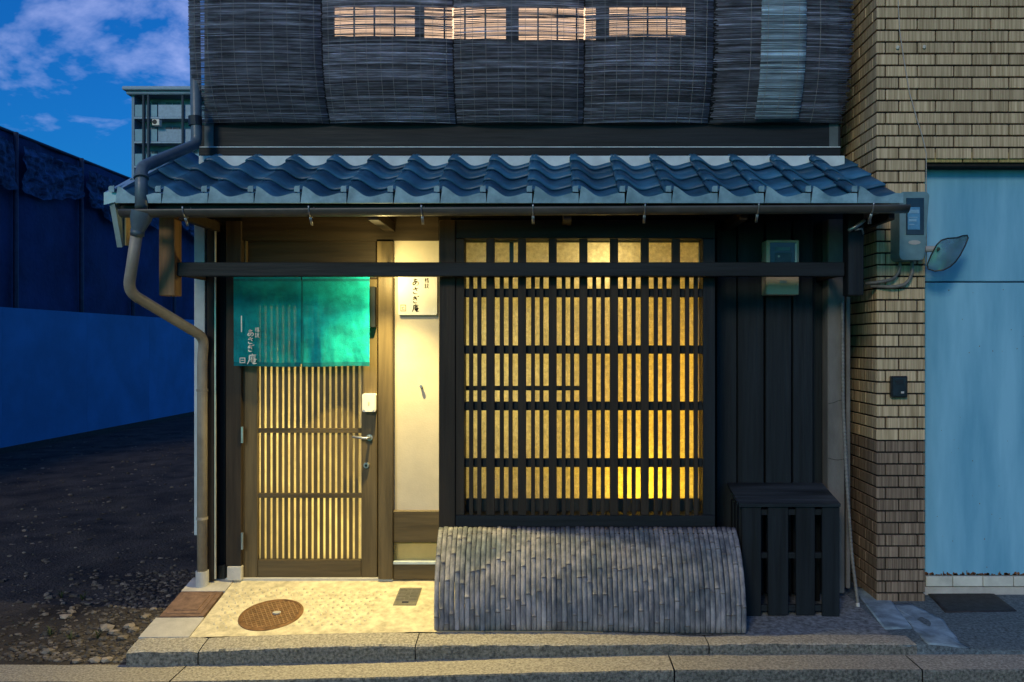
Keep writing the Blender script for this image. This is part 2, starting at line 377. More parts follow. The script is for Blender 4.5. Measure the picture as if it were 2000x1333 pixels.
# kerb stones
kb = bpy.data.objects.new('kerb', None); col.objects.link(kb); kb['kind'] = 'structure'; kb.location = (0, -.8, -.2); INV[kb.name] = Matrix.Translation(kb.location).inverted()
kc = [X(245, YK), X(387, YK), X(811, YK), X(1385, YK), X(1792, YK)]
for a, b in zip(kc, kc[1:]):
    mb = MB(); w = b - a - .006
    def P(u, v, a=a, w=w):
        x = a + .003 + w * u
        prof = [(0, -.2), (0, -.05), (0, -.012), (.03, -.001), (.12, .003), (.5, .003), (1, .002), (1, -.1)]
        q = prof[min(7, round(v * 7))]
        y = YK + .145 * q[0]
        zz = pave_z(x, y if q[0] else YK) + q[1]
        j = .006 if q[0] < .1 else .0025
        e = min(1, 6 * min(u, 1 - u) + .3)
        return (x, y + j * noise.noise((x * 14, zz * 30, 5)) + (.004 * noise.noise((x * 3, 1, 1)) if q[0] < .1 else 0), zz - (1 - e) * .008 + j * noise.noise((x * 18, y * 30, 9)))
    mb.grid(P, 90, 7)
    me = mb.mesh('kerb_stone'); me.materials.append(granite_top); me.materials.append(shaded_face)
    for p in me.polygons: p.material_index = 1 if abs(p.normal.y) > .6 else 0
    link('kerb_stone', me, None, kb)
# porch pavement, with the steep concrete apron in front of the door
mb = MB(); mb.grid(lambda u, v: (lambda x, y: (x, y, pave_z(x, y) + .0018 * noise.noise((x * 6, y * 6, 0))))(-2.05 + u * 2.35, -.70 + v * .9), 70, 30)
pav = link('pavement', mb.mesh('pavement', True), concrete, kind='structure')
mb = MB(); mb.grid(lambda u, v: (lambda x, y: (x, y, pave_z(x, y) + .003 * noise.noise((x * 9, y * 9, 0))))(.3 + u * 1.64, -.70 + v * .9), 60, 30)
link('pavement_end', mb.mesh('pavement_end', True), M('rough_grey_paving', (.20, .225, .235), .95, .5, 36, bump=.8, bscale=120, rand=0, bdist=.008), kind='structure')
mb = MB()                                    # non-slip studs pressed into the concrete
for r in range(12):
    for c_ in range(22):
        y = -.15 - r * .041; x = -2.0 + c_ * .055 + (r % 2) * .027 + (r * .004)
        if x > -1.02 - r * .004 or math.hypot(x + 1.664, y + .466) < .215: continue
        if c_ > 9 and r < 1: continue
        x += R.uniform(-.004, .004); y += R.uniform(-.004, .004); z = pave_z(x, y); q = .0105
        vs = [(x + q * math.cos(t * math.pi / 4), y + q * math.sin(t * math.pi / 4), z - .001) for t in range(8)] + \
             [(x + q * .55 * math.cos(t * math.pi / 4), y + q * .55 * math.sin(t * math.pi / 4), z + .0085) for t in range(8)]
        mb.add(vs, [(t, (t + 1) % 8, (t + 1) % 8 + 8, t + 8) for t in range(8)] + [tuple(range(8, 16))])
link('stud', mb.mesh('stud', True), concrete, pav, kind='stuff')
def on_pave(x, y, dz=0): return (x, y, pave_z(x, y) + dz)
def pave_slab(name, x0, x1, y0, y1, mat, parent, dz=.004, kind=None, n=8):
    mb = MB()
    def P(u, v):
        uu = min(1, max(0, (u * (n + 2) - 1) / n)); vv = min(1, max(0, (v * (n + 2) - 1) / n))
        x = x0 + (x1 - x0) * uu; y = y0 + (y1 - y0) * vv
        edge = u == 0 or u == 1 or v == 0 or v == 1
        return (x, y, pave_z(x, y) + (-.05 if edge else dz))
    mb.grid(P, n + 2, n + 2)
    return link(name, mb.mesh(name), mat, parent, kind=kind)
pave_slab('edge_slab', -2.33, -2.053, -.17, .02, conc_pale, pav)
pave_slab('edge_slab', -2.34, -2.053, -.70, -.49, conc_pale, pav)
pave_slab('edge_slab', -2.335, -2.053, -.488, -.172, mortar, pav, -.012)
# apron in front of the brick building
mb = MB()
def P(u, v):
    x = 1.94 + u * 4.5; y = -1.068 + 1.5 * v + .22
    y = -.848 + 1.3 * max(0, v - 1 / 26)
    z = pave_z(x, y) if x < 2.3 else pave_z(x, y)
    k = sm((x - 2.05) / .4) * sm((-.45 - y) / .4)
    return (x, y - (.001 if v == 0 else 0), z - .004 - (.3 if v == 0 else 0) - .035 * k + .002 * noise.noise((x * 5, y * 5, 2)))
mb.grid(P, 90, 26)
link('driveway', mb.mesh('driveway', True), apron_m, kind='structure')
# lot
def lot_z(x, y):
    k = sm((y + 1.0) / .9)
    return -.262 * (1 - k) + (-.17) * k + .03 * noise.noise((x * .6, y * .6, 4)) * k + .014 * noise.noise((x * 3, y * 3, 2)) + .008 * noise.noise((x * 11, y * 11, 7))
mb = MB(); mb.grid(lambda u, v: (lambda x, y: (x, y, lot_z(x, y)))(-9.5 + u * 7.19, -.82 + 30 * v * v), 160, 170)
lot = link('vacant_lot', mb.mesh('vacant_lot', True), soil, kind='structure')
ico = bmesh.new(); bmesh.ops.create_icosphere(ico, subdivisions=1, radius=1)
IV = [v.co.copy() for v in ico.verts]; IF = [tuple(v.index for v in f.verts) for f in ico.faces]; ico.free()
mb = MB()
for k in range(5200):
    if k < 3200:
        x = -8.3 + R.random() * 6.0; y = -.75 + 13 * R.random() ** 2.2
    else:
        y = -.78 + R.random() ** 1.5 * 1.6; x = -2.36 - abs(R.gauss(0, .35 + .3 * R.random()))
    s_ = R.choice((.006, .008, .010, .013, .018)) * R.uniform(.7, 1.3) * (1 if k < 3200 else .9)
    rot = Matrix.Rotation(R.random() * 6, 3, 'Z') @ Matrix.Rotation(R.random() * 2, 3, 'X')
    q = Vector((s_ * R.uniform(.8, 1.6), s_, s_ * R.uniform(.35, .8)))
    z = lot_z(x, y)
    sh = R.choice((.6, .8, 1, 1.2, 1.7)) 
    vs = []
    for v in IV:
        p = rot @ v; p = Vector((p.x * q.x, p.y * q.y, p.z * q.z)) * R.uniform(.8, 1.15); vs.append((x + p.x, y + p.y, z + p.z + q.z * .3))
    mb.add(vs, IF, sh)
link('gravel', mb.mesh('gravel', False, True), stonem, lot, kind='stuff')
# larger pale rocks along the edge of the porch
rocks = [(208, 1228, .036), (222, 1236, .030), (252, 1226, .03), (262, 1233, .026), (283, 1208, .024), (240, 1248, .028), (95, 1278, .03),
         (188, 1300, .026), (208, 1302, .03), (150, 1296, .024), (300, 1192, .02), (128, 1205, .03), (140, 1195, .022), (330, 1165, .018)]
def rocklabel(i):
    return 'pale angular stone among the gravel beside the porch edge'
for i, (px, py, s_) in enumerate(rocks):
    y = -.3
    for _ in range(12):
        z = -.17 * sm((y + 1) / .9) - .262 * (1 - sm((y + 1) / .9)); y = (CZ - z) * F / (py - VY) - D
    y = max(y, -.78); x = min(X(px, y), -2.40); z = lot_z(x, y)
    mb = MB(); bmv = []
    rr = R.Random(i) if False else random.Random(i + 3)
    rot = Matrix.Rotation(rr.random() * 6, 3, 'Z')
    for v in IV:
        p = rot @ v; f_ = rr.uniform(.75, 1.2); bmv.append((x + p.x * s_ * 1.35 * f_, y + p.y * s_ * f_, z + (p.z * .62 + .35) * s_ * f_))
    mb.add(bmv, IF)
    o = link('rock', mb.mesh('rock'), rockm)
    tag(o, rocklabel(i), 'stone', 'loose stones on the gravel lot')
# dry weeds at the lot edge
for i in range(9):
    x = -2.45 - R.random() * 1.6; y = -.7 + R.random() * .9; z = lot_z(x, y)
    mb = MB()
    for k in range(14):
        a = R.random() * 6.28; h = R.uniform(.02, .06); l_ = R.uniform(.02, .06); w_ = .003
        dx, dy = math.cos(a), math.sin(a); nx, ny = -dy * w_, dx * w_
        mb.add([(x + nx, y + ny, z), (x - nx, y - ny, z), (x + dx * l_ * .5 - nx, y + dy * l_ * .5 - ny, z + h * .8), (x + dx * l_ * .5 + nx, y + dy * l_ * .5 + ny, z + h * .8), (x + dx * l_, y + dy * l_, z + h)],
               [(0, 1, 2, 3), (3, 2, 4)])
    o = link('weed', mb.mesh('weed'), leafm); tag(o, 'tiny dry weed tuft growing in the gravel lot', 'weed', 'weeds on the gravel lot')

# ------------------------------------------------------------------ the townhouse
A_ = lambda px, py: (X(px, -.06), -.0605, Z(py, -.06))
house = thing('townhouse', 'dark wooden narrow townhouse with tiled pent roof and lit lattice window', 'house', (-.2, .1, 0))
XL, XR = -2.32, 1.93
def slabs(name, rects, y0, y1, mat, parent):
    mb = MB()
    for a, b, c, d in rects: mb.box(a, b, y0, y1, c, d)
    return link(name, mb.mesh(name), mat, parent)
# shell
sidem = M('side_siding', (.10, .13, .14), .7, .2, 4, bump=.1)
bx('side_wall', XL, XL + .06, .165, 7, -.2, 5.3, sidem, house, 0)
bx('side_wall', XR - .06, XR, .165, 7, -.2, 5.3, sidem, house, 0)
bx('back_wall', XL + .06, XR - .06, 6.94, 7, -.2, 5.3, sidem, house, 0)
bx('roof_slab', XL - .1, XR + .06, .0, 7.1, 5.3, 5.4, sidem, house, 0)
# front wall backing with door opening
dx0, dx1 = X(478, .06), X(731, .06)
slabs('front_wall', [(XL, dx0, -.15, 2.62), (dx0, dx1, 1.99, 2.62), (dx1, X(880, .06), -.15, 2.62), (X(880, .06), X(1385, .06), 2.36, 2.62),
      (X(880, .06), X(1385, .06), -.15, .42), (X(1385, .06), XR, -.15, 2.62)], .06, .16, black_wood, house)
bx('upper_wall', XL, XR, .24, .32, 2.625, 5.29, M('upper_wall_plaster', (.06, .06, .065), .85, .2, 4, bump=.1), house, 0)
bx('floor_band', XL, XR, .161, .239, 2.5, 2.64, black_woodh, house, 0)
# band under the blinds
pb('skirting_board', 388, 1642, 244, 288, .17, .06, black_woodh, house)
pb('flashing', 388, 1642, 286.5, 288.5, .155, .08, pale_trim, house, .001)
pb('skirting_board', 388, 1642, 289, 304, .16, .07, black_woodh, house)
pb('roof_flashing', 388, 1650, 304.5, 326, .10, .055, pale_trim, house)
# --- entrance bay
pb('corner_trim', 379, 400, 436, 1046, .03, .04, pale_trim, house)
pb('corner_post', 404, 418, 428, 1136, -.06, .115, wood, house)
pb('conduit', 418.5, 421.5, 432, 1132, -.065, .01, silver, house, .001)
pb('wall_recess', 421.6, 441, 432, 1132, .03, .028, black_wood, house)
pb('pipe_cover', 424, 440, 1104, 1134, -.01, .04, blackpl, house, .006)
pb('door_jamb', 441, 471, 432, 1106, -.05, .105, wood, house)
pb('jamb_footing', 443, 471, 1107, 1135, -.055, .11, conc_pale, house, .005)
pb('lintel', 471.5, 857, 424, 470, -.03, .085, woodh, house)
pb('transom_panel', 478, 735, 471, 520, .025, .033, woodh, house)
pb('transom_rail', 471.5, 737, 519, 545, -.03, .085, woodh, house)
for a in (471.6, 477.5): pb('transom_stile', a, a + 4, 471, 519, -.01, .03, doorwood, house, .001)
pb('transom_post', 736, 767, 471, 541, -.045, .10, doorwood, house)
pb('door_jamb', 738.5, 767, 541.5, 1132, -.05, .105, doorwood, house)
pb('plaster_panel', 767.5, 868, 471, 998, .0, .058, plaster, house, 0)
pb('base_board', 767.5, 866, 998.5, 1060, -.03, .085, doorwoodh, house)
pb('plaster_strip', 767.5, 866, 1060.5, 1097, .005, .05, yplaster, house, 0)
pb('sill', 767.5, 866, 1097.5, 1103, -.04, .095, pale_trim, house, .002)
pb('base_board', 767.5, 866, 1103.5, 1133, -.035, .09, doorwoodh, house)
pb('threshold', 440, 768, 1129.5, 1150, -.03, .20, conc_pale, house, .004)
# eave arms seen under the gutter
for a, b in ((742, 762), (398, 410), (1098, 1114), (1420, 1434), (1690, 1702)):
    bx('eave_arm', X(a, -.2), X(b, -.2), -.56, .05, 2.255, 2.315, woodh, house)

# door
door = partroot('door', house, (X(605, .0), 0, 0))
yd = -.015
pb('stile', 473, 503, 545.5, 1129, yd, .04, doorwood, door)
pb('stile', 705.5, 736.5, 545.5, 1129, yd, .04, doorwood, door)
pb('rail', 503.3, 705.2, 1094, 1128.5, yd, .04, doorwoodh, door)
pb('rail', 503.3, 705.2, 545.5, 597, yd, .04, doorwoodh, door)
for py in (837, 964): pb('rail', 503.3, 705.2, py, py + 9, yd + .006, .025, doorwoodh, door, .001)
for k in range(17):
    a = 503.3 + 201.9 * (k + .78) / 17.56
    for c, d in ((597.4, 836.6), (846.4, 963.6), (973.4, 1093.6)):
        pb('slat', a - 3.15, a + 3.15, c, d, yd + .010, .016, doorwood, door, .0012)
pb('pane', 500, 709, 590, 1098, yd + .036, .004, doorglass, door, 0)
for c, d in ((834, 866), (1041, 1074)): pb('hinge', 470.5, 474.5, c, d, -.056, .012, steel, door, .001)
yh = yd
mb = MB(); mb.tube([(X(722, yh), yh + .001, Z(855, yh)), (X(722, yh), yh - .008, Z(855, yh))], .021, 20)
lev = link('handle', mb.mesh('rose', False), steel, door)
mb = MB(); mb.tube(smooth_path([(X(722, yh), yh - .0085, Z(855, yh)), (X(722, yh), yh - .055, Z(855, yh)), (X(688, yh - .05), yh - .055, Z(853.5, yh - .05))], 6, .012), .0085, 12)
link('lever', mb.mesh('lever', True), steel, lev)
mb = MB(); mb.tube([(X(716, yh), yh + .001, Z(909, yh)), (X(716, yh), yh - .016, Z(909, yh))], [.021, .017], 20)
lk = link('lock', mb.mesh('lock'), steel, door)
mb = MB(); mb.tube([(X(716, yh), yh - .0165, Z(909, yh)), (X(716, yh), yh - .019, Z(909, yh))], .009, 16); link('keyway', mb.mesh('keyway'), blackpl, lk)
pb('door_closer', 722, 733, 560, 640, yd - .05, .049, blackpl, door, .004)
# hall behind the door
def room(name, x0, x1, y0, y1, z0, z1, parent):
    mb = MB()
    v = [(x0, y0, z0), (x1, y0, z0), (x1, y1, z0), (x0, y1, z0), (x0, y0, z1), (x1, y0, z1), (x1, y1, z1), (x0, y1, z1)]
    mb.add(v, [(0, 1, 2, 3), (4, 7, 6, 5), (1, 5, 6, 2), (2, 6, 7, 3), (3, 7, 4, 0)])
    return link(name, mb.mesh(name), roomm, parent)
room('hall_lining', dx0 - .02, dx1 + .02, .161, 1.4, .0, 2.2, house)

# --- lattice window bay: front face at y = -.33
yw = -.33
win = partroot('lattice_window', house, (X(1130, yw), yw, .4))
pb('pillar', 857, 889, 430, 1034, yw, .385, wood, house)
pb('head_board', 889.5, 1397, 430, 466, yw + .02, .36, black_woodh, house)
pb('frame', 889.5, 907, 466.5, 1006.5, yw + .012, .12, wood, win)
pb('frame', 1373, 1397, 466.5, 1006.5, yw + .012, .12, black_wood, win)
pb('sill_rail', 889.5, 1397, 1007, 1030, yw + .004, .13, black_woodh, win)
bx('apron_board', X(889.5, yw), X(1397, yw), yw + .02, .05, .0, Z(1030.5, yw), black_woodh, house)
bx('bay_cheek', X(1383, yw), X(1397, yw), yw + .135, .055, Z(1006.5, yw), Z(466.5, yw), black_wood, house)
bx('bay_cheek', X(868, yw), X(889, yw), -.18, .055, Z(1006.5, yw), Z(466.5, yw), wood, house) if False else None
for c, d in ((564, 581), (675, 691.5), (785, 802), (896, 913)):
    pb('crossbar', 907.3, 1372.7, c, d, yw + .034, .026, black_woodh, win, .002)
pb('crossbar', 907.3, 1372.7, 530, 542, yw + .034, .026, black_woodh, win, .002)
thick = [(949.5, 966), (1011.5, 1027.5), (1071.5, 1087.5), (1131.5, 1147.5), (1191.5, 1207.5), (1252, 1267.5), (1312.5, 1328.5)]
for a, b in thick: pb('lattice_bar', a, b, 466.5, 1006.5, yw, .033, wood, win, .002)
groups = [(907, 949.5, ((916, 924), (932, 940)))] 
for (a, b), (c, d) in zip(thick, thick[1:] + [(1373, 1390)]):
    w = c - b
    if c < 1373: th = ((b + w * .218, b + w * .395), (b + w * .595, b + w * .773))
    else: th = ((1338.5, 1346.5), (1355.5, 1363.5))
    groups.append((b, c, th))
for a, b, th in groups:
    for p, q in th: pb('lattice_slat', p, q, 541, 1006.5, yw + .008, .025, wood, win, .0015)
yp = -.15
gl = pb('pane', 893, 1392, 474, 974, yp, .005, glassm, win, 0)
pb('sash_rail', 893, 1392, 974.3, 1015, yp - .012, .045, alum, win, .002)
pb('sash_rail', 893, 1392, 462, 473.7, yp - .012, .045, alum, win, .002)
pb('sash_stile', 884, 904, 474, 974, yp - .014, .045, alum, win, .002)
pb('sash_stile', 1367, 1394, 474, 974, yp - .014, .045, alum, win, .002)
pb('sash_stile', 995, 1003, 474, 520, yp - .01, .009, alum, win, .001)
pb('sash_edge', 1364.6, 1366.4, 474, 974, yp - .012, .02, silver, win, .0005)
pb('sash_edge', 904, 1366, 470.8, 472.2, yp - .0135, .002, silver, win, .0003)
pb('mid_rail', 904, 1137, 754, 763, yp - .012, .011, alum, win, .001)
room('room_lining', X(886, yp), X(1390, yp), yp + .031, 1.1, .3, 2.3, house)
# --- plank wall right of the window
pw = partroot('plank_wall', house, (X(1500, -.05), -.02, 0))
for a, b, yy in ((1400, 1439, -.03), (1441, 1492, -.045), (1496, 1546, -.05), (1549, 1588, -.045)):
    pb('plank', a, b, 432, 1160, yy, .08, black_wood, pw, .004)
pb('corner_post', 1617, 1650, 428, 1160, -.06, .115, postconc, house, .006)
for py_, dx_ in ((786, 3), (897, -2)):
    mb = MB(); mb.tube([A_(1617.5, py_ + dx_), A_(1628, py_ + 1), A_(1637, py_ - dx_), A_(1649.5, py_ - dx_ - 2)], .0016, 5); link('post_crack', mb.mesh('post_crack'), mortar, house)
pb('downpipe_strip', 1653, 1661, 580, 1150, -.02, .05, postconc, house, .004)
# --- beam and hanging struts
yb = -.43
pb('cross_beam', 346, 1650, 512.5, 540, yb, .065, black_woodh, house, .004)
bx('hanging_strut', X(310, -.46), X(341, -.46), -.46, -.36, Z(578, -.46), 2.335, M('lamplit_strut_wood', (.20, .115, .05), .55, .3, 22, V, .2, 60), house, .004)  # orange lamplight put into this strut's wood colour
bx('hanging_strut', X(1657, -.46), X(1687, -.46), -.46, -.36, Z(577, -.46), 2.335, black_wood, house, .004)
bx('bracket_arm', X(341.5, -.4), X(410, -.02), -.42, -.07, 1.90, 1.934, doorwood, house) if False else None
for a in (349, 1640):
    bx('bracket_arm', X(a, -.4), X(a + 8, -.4), -.363, .05, 1.94, 2.0, woodh, house)

# --- pent roof
roof = partroot('roof', house, (0, -.3, 2.4))
YE, SL = -.63, math.atan(.482)
cs, sn = math.cos(SL), math.sin(SL)
TP = .2646; X0 = X(323, -.63)
def tile_prof(t):                            # t in tile widths from the seam
    if t < 0: return .066 - .012 * ((t + .065) / .065) ** 2
    if t < .48: return .002 + .064 * (.5 + .5 * math.cos(math.pi * t / .48))
    return .002 + .026 * sm((t - .48) / .5)
ts = [-.13, -.10, -.065, -.03, 0] + [.06 * k for k in range(1, 17)] + [.985]
def tile_mesh(L, lift, th=.016):
    mb = MB(); n = len(ts)
    top, bot = [], []
    for s in (0, .5, 1):
        for t in ts:
            top.append((t * TP, s * L, tile_prof(t) + lift * (1 - s)))
            bot.append((t * TP, s * L, tile_prof(t) + lift * (1 - s) - th))
    v = top + bot; N = len(top); f = []
    for r in range(2):
        for i in range(n - 1):
            a = r * n + i; f += [(a, a + 1, a + n + 1, a + n), (N + a, N + a + n, N + a + n + 1, N + a + 1)]
    for i in range(n - 1):
        f.append((i, N + i, N + i + 1, i + 1))
        a = 2 * n + i; f.append((a, a + 1, N + a + 1, N + a))
    for r in range(2):
        a = r * n; f += [(a, a + n, N + a + n, N + a), (a + n - 1, N + a + n - 1, N + a + 2 * n - 1, a + 2 * n - 1)]
    mb.add(v, f)
    me = mb.mesh('tile', True); me.materials.append(tilem)
    return me
tmesh = tile_mesh(.30, .020)
# eave tile: the same with a straight-edged front plate
def eave_mesh():
    mb = MB(); n = len(ts)
    top = [(t * TP + (.003 if i == 0 else 0), tile_prof(t) + .028) for i, t in enumerate(ts)]
    zb = -.006
    front = [(-.0 * TP, zb)] + [(x, z) for (x, z) in top]
    # plate from the seam to the next seam, straight lower edge
    poly = [(0.0015, zb), (TP - .0015, zb), (TP - .0015, .050)] + [(x, z) for x, z in reversed(top) if x <= TP * .87 and x >= 0.0015] 
    mb.prism(poly, -.050, -.034)
    lip = [(-.125 * TP, .058), (-.002, .056), (-.002, tile_prof(0) + .028), (-.03 * TP, tile_prof(-.03) + .028), (-.1 * TP, tile_prof(-.1) + .028), (-.125 * TP, tile_prof(-.12) + .026)]
    mb.prism(lip, -.056, -.0505)
    return mb.mesh('eave_tile_face')
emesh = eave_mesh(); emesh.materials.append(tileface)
ZE = Z(397.5, -.67) + .006                      # roof plane at the eave
EXP = .245
for r in range(4):
    for c in range(-1, 16):
        s = r * EXP
        jx, jr = R.uniform(-.002, .002), R.uniform(-.006, .006)
        o = link('tile', tmesh, None, roof, (X0 + c * TP + jx, YE + s * cs, ZE + s * sn + R.uniform(-.0015, .0015)), (SL + jr * .4, jr * .5, jr))
        if r == 0:
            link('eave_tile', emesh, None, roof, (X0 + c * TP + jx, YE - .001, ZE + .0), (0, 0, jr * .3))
# deck, fascia, soffit
mb = MB()
xa, xb = X0 - TP, X0 + 16 * TP
mb.add([(xa, YE + .03, ZE - .022), (xb, YE + .03, ZE - .022), (xb, .16, ZE - .022 + (.16 - YE - .03) * .467), (xa, .16, ZE - .022 + (.16 - YE - .03) * .467),
        (xa, YE + .03, ZE - .045), (xb, YE + .03, ZE - .045), (xb, .16, ZE - .045 + (.16 - YE - .03) * .467), (xa, .16, ZE - .045 + (.16 - YE - .03) * .467)],
       [(0, 1, 2, 3), (4, 7, 6, 5), (0, 4, 5, 1), (1, 5, 6, 2), (2, 6, 7, 3), (3, 7, 4, 0)])
link('roof_deck', mb.mesh('roof_deck'), soffitm, roof)
bx('fascia', xa, xb, YE + .006, YE + .028, ZE - .045, ZE - .008, black_woodh, roof, .002)
# left verge: barge board, flashing sheet, lit soffit
xv = X(222, -.60)
mb = MB()
mb.add([(xv, -.66, ZE + .03), (xv + .03, -.66, ZE + .03), (xv + .03, .16, ZE + .03 + .82 * .467), (xv, .16, ZE + .03 + .82 * .467),
        (xv + .02, -.60, ZE - .25), (xv + .05, -.60, ZE - .25), (xv + .05, .16, ZE - .14 + .76 * .467), (xv + .02, .16, ZE - .14 + .76 * .467)],
       [(0, 1, 2, 3), (4, 7, 6, 5), (0, 4, 5, 1), (1, 5, 6, 2), (2, 6, 7, 3), (3, 7, 4, 0)])
link('barge_board', mb.mesh('barge_board'), bargem, roof)
mb = MB()
for (x0_, x1_, z0_, z1_) in ((xv - .02, xa + .03, .055, .085),):
    mb.add([(x0_, -.67, ZE + z0_), (x1_, -.655, ZE + z1_), (x1_, .15, ZE + z1_ + .8 * .467), (x0_, .15, ZE + z0_ + .82 * .467),
            (x0_, -.67, ZE + z0_ - .07), (x1_, -.655, ZE + z1_ - .07), (x1_, .15, ZE + z1_ + .8 * .467 - .06), (x0_, .15, ZE + z0_ + .82 * .467 - .06)],
           [(0, 1, 2, 3), (4, 7, 6, 5), (0, 4, 5, 1), (1, 5, 6, 2), (2, 6, 7, 3), (3, 7, 4, 0)])
link('verge_flashing', mb.mesh('verge_flashing'), M('verge_sheet', (.30, .42, .48), .35, .15, 5, bump=.04, metal=.3, spec=.5), roof)
bx('verge_lining', xv + .052, xv + .062, -.58, -.43, ZE - .235, ZE - .03, soffitm, roof, 0)
# --- gutter
gy, gr = -.715, .043
gut = partroot('rain_gutter', house, (0, gy, 2.3))
gz0, gz1 = Z(418, gy), Z(409, gy)
gx0, gx1 = X(238, gy), X(1772, gy)
mb = MB()
def P(u, v):
    x = gx0 + (gx1 - gx0) * u; t = math.pi * (1 + v)
    z = gz0 + (gz1 - gz0) * u + .02
    return (x, gy + gr * math.cos(t), z + gr * math.sin(t))
mb.grid(P, 40, 14)
o = link('channel', mb.mesh('channel', True), gutterm, gut)
m_ = o.modifiers.new('thick', 'SOLIDIFY'); m_.thickness = .003
for xx, zz in ((gx0, gz0), (gx1, gz1)):
    mb = MB(); mb.prism([(gy + gr * math.cos(math.pi * (1 + k / 12)), zz + .02 + gr * math.sin(math.pi * (1 + k / 12))) for k in range(13)], -.002, .002)
    me = mb.mesh('end_cap')
    for v in me.vertices: v.co = Vector((xx + v.co.y, v.co.x, v.co.z))
    link('end_cap', me, gutterm, gut)
for px in (357, 603, 823, 1041, 1260, 1482, 1706):
    xx = X(px, gy - gr); u = (xx - gx0) / (gx1 - gx0); zz = gz0 + (gz1 - gz0) * u + .02
    mb = MB()
    pts = [(xx, gy - (gr + .003) * math.cos(t), zz - (gr + .003) * math.sin(t)) for t in [math.pi * k / 10 * 1.0 for k in range(11)]]
    pts = [(xx, gy - (gr + .006), zz + .012)] + pts + [(xx, gy + gr + .02, zz + .02)]
    mb.tube(pts, .0045, 6)
    mb.tube([(xx - .004, gy - .01, zz - gr - .004), (xx - .004, gy + .02, zz - gr - .045)], .0035, 6)
    mb.tube([(xx + .004, gy - .01, zz - gr - .004), (xx + .004, gy + .02, zz - gr - .045)], .0035, 6)
    link('gutter_bracket', mb.mesh('gutter_bracket', True), steel, gut)
# --- downpipes on the left
dp = partroot('downpipe', house, (X(395, -.05), -.05, 0))
mb = MB()
A = lambda px, py, y: (X(px, y), y, Z(py, y))
mb.tube(smooth_path([A(268, 452, -.715), A(250, 570, -.60), A(399, 660, -.10), A(395, 700, -.09), A(395, 1120, -.09)], 10, .07), .0315, 16)
link('pipe', mb.mesh('pipe', True), pipem, dp)
mb = MB(); mb.tube([A(278, 415, -.715), A(274, 430, -.715), A(269, 452, -.715)], [.062, .055, .034], 18, False); link('hopper', mb.mesh('hopper', True), bluepipem, dp)
mb = MB(); mb.tube([A(269, 448, -.715), A(268, 460, -.705)], .037, 16); link('joint', mb.mesh('joint', True), bluepipem, dp)
mb = MB(); mb.tube([A(395, 1115, -.09), A(395, 1152, -.09)], .040, 18); link('collar', mb.mesh('collar'), collarm, dp)
for py in (760, 1010):
    mb = MB(); mb.tube([A(395, py, -.09), A(395, py + 5, -.09)], .035, 16); link('clamp', mb.mesh('clamp'), pipem, dp)
dp2 = partroot('roof_downpipe', house, (X(385, .05), .05, 2.8))
mb = MB(); mb.tube(smooth_path([A(379, -60, .02), A(384, 282, .02), A(276, 327, -.60), A(276, 407, -.70)], 10, .055), .034, 16)
link('pipe', mb.mesh('pipe', True), bluepipem, dp2)
mb = MB(); mb.tube([A(381, 228, .02), A(382, 246, .02)], .042, 16); link('clamp', mb.mesh('clamp'), blackpl, dp2)
mb = MB(); mb.tube([A(276, 345, -.635), A(276, 349, -.64)], .041, 16); link('joint', mb.mesh('joint'), bluepipem, dp2)
# --- upper windows behind the blinds
for k, (a, b, c, d) in enumerate(((652, 810, 12, 71), (828, 988, 13, 76), (1013, 1164, 13, 78), (1190, 1340, 12, 72))):
    w_ = partroot('upper_window', house, (X((a + b) / 2, .2), .2, 3.5))
    pb('pane', a, b, c, d, .215, .02, paper, w_, 0)
    for q in range(1, 4): 
        xx = a + (b - a) * q / 4; pb('muntin', xx - 1.6, xx + 1.6, c, d, .205, .009, wood, w_, .001)
    pb('muntin', a, b, c + 19, c + 21.5, .203, .009, woodh, w_, .001)
    pb('frame', a - 8, a, c - 8, d + 8, .19, .045, wood, w_, .002); pb('frame', b, b + 8, c - 8, d + 8, .19, .045, wood, w_, .002)
    pb('frame', a, b, d, d + 8, .19, .045, woodh, w_, .002); pb('frame', a, b, c - 8, c, .19, .045, woodh, w_, .002)

